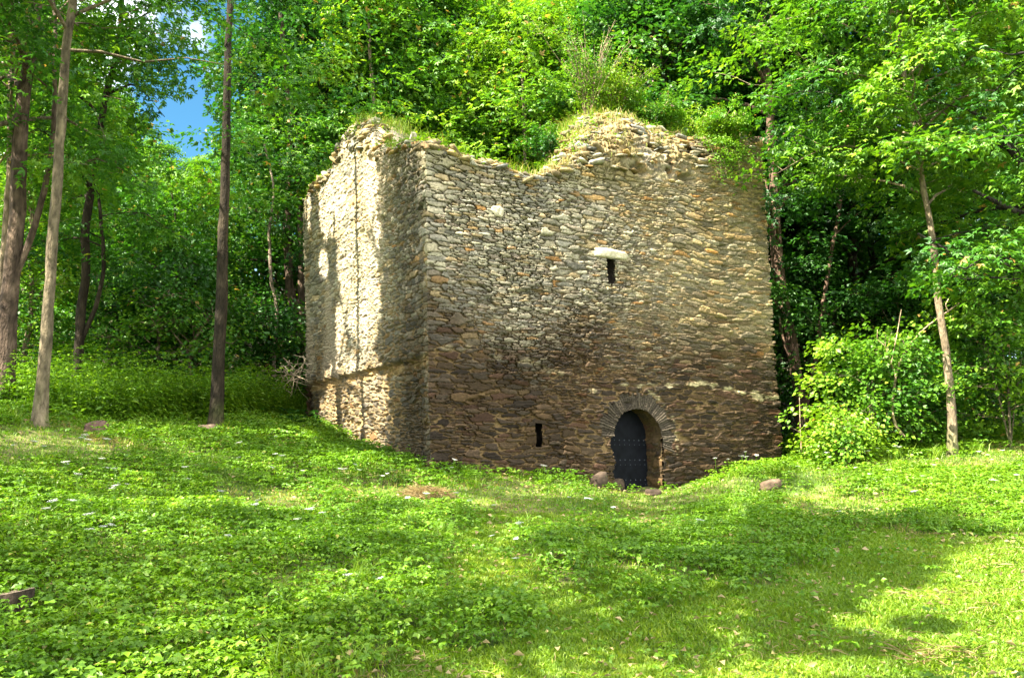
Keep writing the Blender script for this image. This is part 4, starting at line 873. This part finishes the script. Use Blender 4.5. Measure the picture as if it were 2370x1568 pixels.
# white umbel flowers on the slope: each plant a thing (stem, flower_head)
def umbel_proto():
    rng = rng_(531); h = 0.34; st = [(np.array([[0, 0, 0], [0.01, 0, h * 0.5], [0.0, 0.01, h * 0.86]]), np.array([0.004, 0.003, 0.0025]))]; C = []
    for i in range(9):
        a = i * 2.4; r = 0.034 * math.sqrt((i + 0.3) / 9); e = np.array([r * cos(a), r * sin(a) + 0.01, h + 0.004 * cos(i)]); st.append((np.array([[0, 0.01, h * 0.86], e]), np.array([0.0018, 0.0012]))); C.append(e)
    V, Fq = tubes(st); stem = np_mesh('stem', V, Fq, HERB, val=np.full(len(V), 0.5)); C = np.repeat(np.array(C), 14, 0); n = len(C)
    P = C + rng.normal(0, 0.0065, (n, 3)) * [1, 1, 0.4]; a = rng.random(n) * 6.28; V, Ft, val = leaves(P, np.stack([np.cos(a), np.sin(a), 0 * a], -1), np.array([0, 0, 1.0]) + rng.normal(0, .2, (n, 3)), np.full(n, 0.0085), rng, wr=0.9)
    return stem, np_mesh('flower_head', V, Ft, PETAL, val=val)
um = umbel_proto()
fl = [(180, 1052), (192, 1048), (203, 1052), (186, 1060), (38, 1063), (60, 1064), (98, 1068), (230, 1060), (142, 1100), (160, 1120), (228, 1104), (234, 1122), (265, 1134), (172, 1152), (280, 1150), (280, 1172), (268, 1168), (105, 1234), (128, 1230), (152, 1232), (216, 1270), (228, 1271), (227, 1278), (207, 1284),
      (430, 1126), (430, 1134), (500, 1186), (560, 1088), (612, 1098), (640, 1084), (655, 1080), (590, 1204), (604, 1200), (700, 1110), (780, 1112), (800, 1104), (815, 1108), (805, 1092), (560, 1054), (585, 1218), (690, 1260), (640, 1030), (1040, 1092), (1045, 1096), (900, 1110), (880, 1122), (945, 1185), (960, 1188), (985, 1192), (1060, 1188),
      (1090, 1198), (1150, 1190), (1208, 1276), (1200, 1280), (1150, 1275), (1310, 1172), (1352, 1190), (1358, 1196), (1420, 1210), (1195, 1354), (905, 1390), (820, 1415), (510, 1300), (725, 1240), (750, 1235), (1256, 1098), (1262, 1100), (1700, 1063), (1712, 1060), (1730, 1062), (1745, 1066), (1690, 1070), (1720, 1074), (1735, 1078), (1660, 1078),
      (1960, 1040), (1975, 1036), (2005, 1052), (2030, 1048), (2060, 1050), (2080, 1052), (2090, 1060), (1880, 1042), (1915, 1070), (1925, 1075), (1990, 1098), (2010, 1110), (2060, 1115), (2140, 1118), (2165, 1108), (2270, 1068), (2290, 1072), (2300, 1150), (2130, 1180), (1845, 1100), (2355, 1135), (2330, 1058), (1610, 1260), (1950, 1220)]
rf = rng_(541)
for (u, v) in fl:
    g = ground_hit(u, v + 26); s = 0.85 + 0.5 * rf.random(); zone = 'left of the tower door' if u < 1400 else 'right of the tower door'
    o = thing('wildflower', f'small flat-topped white wildflower in the green slope {zone}', 'wildflower', g, 'white wildflowers on the slope'); o.rotation_euler = (rf.normal(0, .12), rf.normal(0, .12), rf.random() * 6); o.scale = (s, s, s)
    link('stem', um[0], o); link('flower_head', um[1], o)

# ---------------------------------------------------------------- stones, stump, hay, dead wood
def rock(name, label, u, v, sx, sy, sz, rot, seed, base, tilt=0.0, sink=0.35, Y=None, cat='stone', mat=None):
    g = ground_hit(u, v) if Y is None else ground_at(u, v, Y); n, m = 28, 18
    th, ph = np.meshgrid(np.linspace(0, 2 * pi, n, endpoint=False), np.linspace(0.02, pi - 0.02, m), indexing='ij')
    D = np.stack([np.cos(th) * np.sin(ph), np.sin(th) * np.sin(ph), np.cos(ph)], -1)
    r = 1 / (np.abs(D) ** 3.5).sum(-1) ** (1 / 3.5); r = r * (0.85 + 0.35 * fbm(D[..., 0] * 1.6 + seed, D[..., 1] * 1.6 + D[..., 2] * 2.1, seed, 4))
    P = D * r[..., None] * np.array([sx, sy, sz]); c, s = cos(rot), sin(rot); X = P[..., 0] * c - P[..., 1] * s; Yy = P[..., 0] * s + P[..., 1] * c
    P = np.stack([X, Yy, P[..., 2] + tilt * X], -1); a = np.arange(n * m).reshape(n, m); b = np.roll(a, -1, axis=0)
    Fq = np.stack([a[:, :-1], b[:, :-1], b[:, 1:], a[:, 1:]], -1).reshape(-1, 4)
    cc = np.array(base) * (0.6 + 0.8 * fbm(P[..., 0] * 9, P[..., 2] * 14 + P[..., 1] * 5, seed + 3, 3))[..., None]
    o = link(name, np_mesh(name, P.reshape(-1, 3), Fq, mat or ROCK, col=cc.reshape(-1, 3), smooth=False)); o.location = (g[0], g[1], g[2] + sz * (1 - 2 * sink) * 0.5 + sz * .2)
    return tag(o, label, cat)
RD = (0.13, 0.09, 0.06)
rock('stone', 'flat reddish stone in the weeds below the right corner of the tower', 1783, 1130, .20, .13, .10, .3, 601, RD, .2, sink=.2)
rock('stone', 'reddish block of stone poking out of the herbs near the pale left trunk', 222, 1004, .17, .12, .14, .2, 602, (0.15, 0.09, 0.07), .1, sink=.15)
rock('stone', 'low brown stone half hidden in grass left of the tower near the lone dark trunk', 472, 1004, .26, .15, .11, .1, 603, (0.12, 0.085, 0.06), .1, sink=.15)
rock('stone', 'small orange-brown stone in the lower left foreground grass', 258, 1478, .075, .05, .05, .2, 604, (0.36, 0.22, 0.13), .1, sink=.1)
rock('stone', 'rounded brown boulder at the left foot of the door', 1418, 1134, .26, .16, .15, .4, 605, (0.085, 0.06, 0.04), 0, sink=.1)
rock('stone', 'angular tilted brown block left of the boulder by the door', 1385, 1127, .17, .13, .17, .6, 606, (0.07, 0.05, 0.035), .5, sink=.1)
rock('stone', 'low brown stone at the right foot of the door', 1512, 1146, .15, .12, .08, .2, 607, (0.07, 0.05, 0.035), 0, sink=.15)
rock('stone', 'small brown stone half buried in the middle of the slope', 608, 1490, .05, .04, .035, .2, 608, (0.22, 0.16, 0.11), 0, sink=.1)
rock('stone', 'reddish-brown stone among brambles on the bank right of the door', 1700, 1168, .14, .09, .07, 1.2, 609, RD, .1, sink=.25)
def stump(u, v, R, hgt, label, seed, base=(0.05, 0.036, 0.025)):
    g = ground_hit(u, v); n = 40; an = np.arange(n) / n * 2 * pi; rr = R * (1 + 0.16 * (fbm(np.cos(an) * 2 + 5, np.sin(an) * 2, seed, 3) - .5) * 2)
    o = thing('tree_stump', label, 'tree stump', g); V, Fq, k = [], [], 0; rows = 10
    for j in range(rows):
        f = j / (rows - 1); rj = rr * (1.25 - 0.25 * min(1, f * 1.5)) * (1 + 0.05 * (fbm(an * 4, an * 0 + f * 2, seed + 1, 2) - .5)); V.append(np.stack([rj * np.cos(an), rj * np.sin(an), f * (hgt + 0.18 * rj * np.cos(an)) - 0.1], -1))
    V = np.concatenate(V); i = np.arange(rows * n).reshape(rows, n); j = np.roll(i, -1, 1); Fq = np.stack([i[:-1], j[:-1], j[1:], i[1:]], -1).reshape(-1, 4)
    link('bark', np_mesh('bark', V, Fq, BARK, col=np.tile(np.array(base), (len(V), 1)) * (0.6 + 0.8 * hsh(np.arange(len(V)) % n, 0, 3))[:, None]), o)
    top = V[-n:]; rings = []; cc = []
    for q in np.linspace(1, 0.02, 12): rings.append(top.mean(0) + (top - top.mean(0)) * q + [0, 0, 0.01 * sin(q * 9)]); cc.append(np.tile(np.array([0.20, 0.155, 0.11]) * (0.6 + 0.5 * hsh(int(q * 40), 1, 5)), (n, 1)) * (0.75 + 0.5 * vnoise(an * 5, an * 0, 3))[:, None])
    W = np.concatenate(rings); i = np.arange(12 * n).reshape(12, n); j = np.roll(i, -1, 1)
    link('cut_face', np_mesh('cut_face', W, np.stack([i[:-1], j[:-1], j[1:], i[1:]], -1).reshape(-1, 4), BARK, col=np.concatenate(cc)), o)
stump(24, 1425, 0.17, 0.28, 'old cut tree stump with weathered grey-brown top at the left edge of the foreground', 611)
def twigs(name, label, cat, polys, base, seed, group=None):
    allp = np.concatenate([p for p, r in polys]); loc = allp[np.argmin(allp[:, 2])]; V, Fq = tubes([(p - loc, r) for p, r in polys], sides=6)
    o = link(name, np_mesh(name, V, Fq, BARK, col=bark_col(V, base, seed), smooth=True)); o.location = [float(a) for a in loc]
    return tag(o, label, cat, group)
def pxs(pts, Y, r0, r1, n=14): return (smooth_path([at(u, v, Y) for u, v in pts], n), np.linspace(r0, r1, n))
twigs('dead_branch', 'bare crooked stem bending to the upper right in front of the pale right trunk', 'branch', [pxs([(2092, 1010), (2066, 985), (2064, 950), (2074, 850), (2090, 820), (2130, 765), (2222, 700)], 19.3, .035, .012), pxs([(2195, 722), (2188, 705), (2196, 690)], 19.3, .014, .008), pxs([(2076, 870), (2062, 840), (2048, 800), (2050, 775)], 19.3, .015, .008), pxs([(2063, 838), (2075, 780), (2086, 716)], 19.3, .016, .008), pxs([(2048, 800), (2030, 785), (2031, 762)], 19.3, .01, .007)], (0.34, 0.25, 0.16), 621)
twigs('dead_stick', 'thin upright bare stick beside the right corner of the tower', 'stick', [pxs([(1855, 1045), (1852, 980), (1850, 910)], 20, .016, .008), pxs([(1858, 1030), (1870, 1018), (1885, 1003)], 20, .008, .004), pxs([(1852, 1000), (1835, 990), (1820, 985)], 20, .006, .003)], (0.38, 0.28, 0.19), 622)
twigs('fallen_trunk', 'mossy horizontal fallen trunk at the right edge above the bushes', 'log', [pxs([(2250, 748), (2300, 745), (2370, 740), (2480, 735)], 20.5, .06, .07)], (0.20, 0.22, 0.05), 623)
rt = rng_(551); tw = []
for i in range(26):
    a = at(650 + 55 * rt.random(), 815 + 60 * rt.random(), 23.0 + rt.random()); pts = [a]; d = np.array([rt.normal(0, .5), rt.normal(0, .3), -0.5])
    for j in range(6): d = d + rt.normal(0, .35, 3) * [1, .6, .8]; pts.append(pts[-1] + nrm(d) * 0.16)
    tw.append((np.array(pts), np.linspace(.014, .004, 7)))
twigs('dead_branches', 'tangle of bare pale curling twigs hanging beside the left edge of the tower', 'brushwood', tw, (0.48, 0.38, 0.26), 624)
twigs('dead_twig', 'short forked stick standing in the grass on the right slope', 'stick', [(np.array([ground_hit(1884, 1207), ground_hit(1884, 1207) + [0, 0, .10], ground_hit(1884, 1207) + [-.05, 0, .2]]), np.array([.012, .01, .007])), (np.array([ground_hit(1884, 1207) + [0, 0, .1], ground_hit(1884, 1207) + [.03, 0, .17]]), np.array([.008, .005]))], (0.40, 0.28, 0.17), 625)
def hay(u, v, rx, ry, hh, n, label, seed):
    g = ground_hit(u, v); rng = rng_(seed); a = rng.random(n) * 6.28; r = np.sqrt(rng.random(n)); x = r * np.cos(a) * rx; y = r * np.sin(a) * ry; z = hh * (1 - r ** 2) * rng.random(n) ** .5 + H(g[0] + x, g[1] + y) - g[2] + .02
    d = rng.random(n) * 6.28; V, Ft, val = leaves(np.stack([x, y, z], -1), np.stack([np.cos(d), np.sin(d), rng.normal(0, .3, n)], -1), np.array([0, 0, 1.]) + rng.normal(0, .3, (n, 3)), .12 + .16 * rng.random(n), rng, wr=.03, fold=.005)
    o = link('hay_heap', np_mesh('hay_heap', V, Ft, STRAW, val=.35 + .65 * val)); o.location = [float(q) for q in g]; tag(o, label, 'heap of dry grass')
hay(988, 1150, .38, .3, .14, 1500, 'small heap of dry brown grass on the slope below the near corner of the tower', 631)
hay(2160, 1525, .38, .14, .02, 200, 'thin spread of pale dry grass in the lower right foreground', 632)
hay(1290, 1300, .25, .14, .05, 420, 'faded patch of dry stalks in the middle of the slope', 633)

# bushes at the edge of the wood on the right
def bush(name, label, u, v, Y, ht, cr, seed, mat, n_limb=26, sub=5, per=34, L=.10, lobes=1, spray_R=.46, stems=5, base=GREY, lo=.4, z=None):
    g = ground_at(u, v, Y); 
    if z is not None: g[2] = z
    rng = rng_(seed); P = np.array([[0, 0, -.1], [.05, 0, ht * .5], [0, .1, ht]]); path = smooth_path(P, 14); ex = []
    for i in range(stems):
        a = rng.random() * 6.28; q = ht * (.6 + .4 * rng.random()); ex.append((smooth_path([[0, 0, 0], [.25 * cos(a), .25 * sin(a), q * .5], [.6 * cos(a) * cr * .6, .6 * sin(a) * cr * .6, q]], 12), .02, .006))
    wood, lf = grow(path, .03, .008, seed, lo, cr, n_limb, sub, per, L, spray_R=spray_R, lobes=lobes, extra=ex, prof='round')
    return tree_objs(name, label, 'bush', g, wood, lf, mat, base, seed, wr=.8, crown_name='foliage')
bush('hazel_bush', 'bright green sunlit bush between the tower and the pale right trunk', 2015, 1050, 19.9, 2.3, 1.3, 641, LEAFY, n_limb=22, per=44, L=.12)
bush('hazel_bush', 'rounded light green bush at the right edge beyond the pale trunk', 2340, 1050, 19.5, 2.9, 1.6, 642, LEAFY, n_limb=28, per=44, L=.12)
bush('hazel_bush', 'low bright bush at the foot of the wood left of the taller sunlit bush', 1955, 1052, 19.2, .75, .55, 643, LEAFY, n_limb=22, per=28, lo=.15)
bush('hazel_bush', 'darker green bush right behind the base of the pale right trunk', 2130, 1050, 20.6, 2.0, 1.3, 644, LEAF, n_limb=34, per=30)

# ---------------------------------------------------------------- growth on top of the tower
def top_point(side, fr, q=0.6, extra=0.0):
    fr = np.asarray(fr, float); zf, zt, wt = tops(side, fr); a = q * pi / 2
    return wallP(side, fr, zf + (zt - zf) * np.sin(a) , wt * (1 - np.cos(a)) + extra)
def crest_grass():
    rng = rng_(561)
    for side, n, lab in ((0, 3400, 'grass and seedlings tufting the broken crest of the left wall'), (1, 5600, 'long grass and dry stalks tufting the broken crest of the front wall')):
        fr = rng.random(n); dens = fbm(fr * 16, fr * 0 + side, 173, 3) + (0.22 * np.exp(-((fr - 0.27) / 0.10) ** 2) if side else 0); k = rng.random(n) < sstep(.38, .62, dens); fr = fr[k]; n = len(fr)
        q = .55 + .45 * rng.random(n); P = top_point(side, fr, q, 0); P2 = top_point(side, fr, np.ones(n), rng.random(n) * 1.0); w2 = (rng.random(n) < .6)[:, None]; P = np.where(w2, P2, P); P[:, 2] -= .02
        h = (.10 + .38 * rng.random(n) ** 1.6); V, Fq = blades(P[:, 0], P[:, 1], P[:, 2], h, np.full(n, .013), .2 + .8 * rng.random(n), rng)
        val = np.where(rng.random(n) < .26, .85 + .15 * rng.random(n), .2 + .55 * rng.random(n)); tag(link('crest_grass', np_mesh('crest_grass', V, Fq, GRASS, val=np.repeat(val, 5))), lab, 'grass', kind='stuff')
        fr = rng.random(700); P = top_point(side, fr, .3 + .7 * rng.random(700), 0); n = len(fr); a = rng.random(n) * 6.28
        cl = np.repeat(P, 5, 0) + rng.normal(0, .07, (n * 5, 3)); a = rng.random(n * 5) * 6.28
        k = np.repeat(rng.random(n) < sstep(.4, .6, fbm(fr * 12, fr * 0 + 5, 177, 2)), 5); cl = cl[k]; a = a[k]
        V, Ft, val = leaves(cl + [0, 0, .03], np.stack([np.cos(a), np.sin(a), .2 + 0 * a], -1), np.array([0, 0, 1.]) + rng.normal(0, .5, (len(cl), 3)), .05 + .05 * rng.random(len(cl)), rng); tag(link('crest_weeds', np_mesh('crest_weeds', V, Ft, HERB, val=.2 + .6 * val)), 'small leafy weeds rooted along the crest of the ' + ('left' if side == 0 else 'front') + ' wall', 'weeds', kind='stuff')
crest_grass()
def mound_straw():
    rng = rng_(571); n = 650; u0 = rng.random(n); fa, fb = face_tz(1240, 400)[0] / SL[1], face_tz(1560, 400)[0] / SL[1]; c = rng.random(70)[rng.integers(0, 70, n)] + rng.normal(0, .012, n)
    fr = np.clip(fa + (fb - fa) * c, 0.02, .98); q = np.clip(.15 + .8 * vnoise(c * 57, c * 0, 5) + rng.normal(0, .05, n), 0, 1); P = top_point(1, fr, q, -.04)
    az = -pi / 2 + .45 + rng.normal(0, .9, n); h = .10 + .26 * rng.random(n) ** 1.5; d = np.stack([np.cos(az), np.sin(az), 0 * az], -1)
    s = np.stack([-np.sin(az), np.cos(az), 0 * az], -1) * .005; p1 = P + d * (h * .45)[:, None] + np.array([0, 0, .35]) * h[:, None]; p2 = P + d * (h * .8)[:, None] - np.array([0, 0, .25]) * h[:, None]
    V = np.stack([P - s, P + s, p1 + s, p1 - s, p2], 1).reshape(-1, 3); i = np.arange(n)[:, None] * 5
    tag(link('dry_grass', np_mesh('dry_grass', V, [i + np.array([0, 1, 2, 3]), i + np.array([3, 2, 4])], STRAW, val=np.repeat(.0 + .55 * rng.random(n), 5))), 'dry brown grass hanging over the left slope of the mound on the tower', 'dry grass', kind='stuff')
mound_straw()
def fr_of_u(u): t, z = face_tz(u, 360); return t / SL[1]
def top_bush(name, label, u, ht, cr, seed, mat, dry=0.0, droop=0.0, n_stem=16, per=14, L=.05, q=1.0, extra=0.0, flowers=0, base=(0.30, 0.22, 0.14), spread=1.0, down=0):
    rng = rng_(seed); g = top_point(1, np.array([fr_of_u(u)]), q, extra)[0]; wood, C, O = [], [], []
    for i in range(n_stem):
        a = rng.random() * 6.28; l = ht * (.6 + .5 * rng.random()); k = spread * rng.random(); m = 9; s = np.linspace(0, 1, m)[:, None]
        dirx = np.array([cos(a), sin(a), 0]); pts = np.array([cos(a) * .12, sin(a) * .12, -.05]) * rng.random() + np.array([0, 0, 1]) * l * (s - droop * s ** 2) + dirx * cr * k * s ** 1.4 + np.cumsum(rng.normal(0, .02, (m, 3)), 0)
        wood.append((pts, np.linspace(.012, .003, m)))
        for j in range(7):
            b = pts[2 + int((m - 3) * rng.random())]; e = b + nrm(rng.normal(0, 1, 3) + dirx * .6 + [0, 0, .3]) * (.15 + .35 * rng.random()) * cr * .45; wood.append((np.array([b, (b + e) / 2 + [0, 0, .02], e]), np.array([.005, .003, .002]))); C.append(e); O.append(dirx); C.append((b + e) / 2); O.append(dirx)
    for i in range(down):                                              # arching stems hanging down over the wall
        a = -pi / 2 + .5 + rng.normal(0, .6); l = .5 + .7 * rng.random(); dirx = np.array([cos(a), sin(a), 0]); x0 = rng.normal(0, cr * .55); s = np.linspace(0, 1, 9)[:, None]
        along = (cor2[2] - cor2[1]) / SL[1]; pts = np.array([along[0] * x0, along[1] * x0, 0]) + dirx * (1.5 * s * (1 - .25 * s)) * (.55 + .2 * extra) + np.array([0, 0, 1]) * (.25 * s - (.35 + l) * s ** 2)
        wood.append((pts, np.linspace(.008, .003, 9)))
        for j in range(14): b = pts[1 + j % 8]; C.append(b + rng.normal(0, .06, 3)); O.append(dirx)
    C = np.array(C); O = np.array(O, float); P, D, N, Ls = spray_leaves(C, O, np.full(len(C), .14), per, L, rng, flat=.05); k = rng.random(len(P)) > dry
    o = tree_objs(name, label, 'bush', g, wood, (P[k], D[k], N[k], Ls[k], 1, rng), mat, base, seed, wr=.6, crown_name='foliage')
    if flowers:
        idx = rng.integers(0, len(P), flowers); Q = np.repeat(P[idx] + [0, -.03, .03], 5, 0); a = np.tile(np.arange(5) * 1.257, flowers); V, Ft, val = leaves(Q, np.stack([np.cos(a), 0 * a - .3, np.sin(a)], -1), np.tile([0, -1., .5], (len(Q), 1)), np.full(len(Q), .028), rng, wr=.9)
        link('flowers', np_mesh('flowers', V, Ft, PINK, val=val), o)['kind'] = 'stuff'
    return o
top_bush('wild_rose_bush', 'tall dry twiggy shrub with sparse yellow-green leaves on the highest mound of the tower', 1462, 2.7, 1.5, 651, LEAFY, dry=.45, droop=.15, n_stem=34, per=11, L=.065, q=.95)
top_bush('wild_rose_bush', 'rose bush with small pink flowers right of the tallest shrub on the tower', 1560, 2.2, 1.2, 652, LEAFY, n_stem=34, per=18, L=.07, q=1, flowers=10, dry=.2, droop=.25, down=14)
top_bush('wild_rose_bush', 'dense green rose bush spilling over the wall near the right end of the tower', 1640, 1.5, 1.3, 653, LEAFY, n_stem=36, per=20, L=.07, q=1, flowers=14, droop=.45, down=26)
top_bush('wild_rose_bush', 'smaller green bush at the right corner of the tower top', 1712, 1.25, .9, 654, LEAFY, n_stem=24, per=18, L=.065, q=1, flowers=4, droop=.4, down=12)
top_bush('young_maple', 'leafy sapling growing from the crest above the middle dip, left of the tall dry shrub', 1340, .9, .6, 655, LEAF, n_stem=9, per=12, L=.09, q=1, extra=.8)
print('scene built')
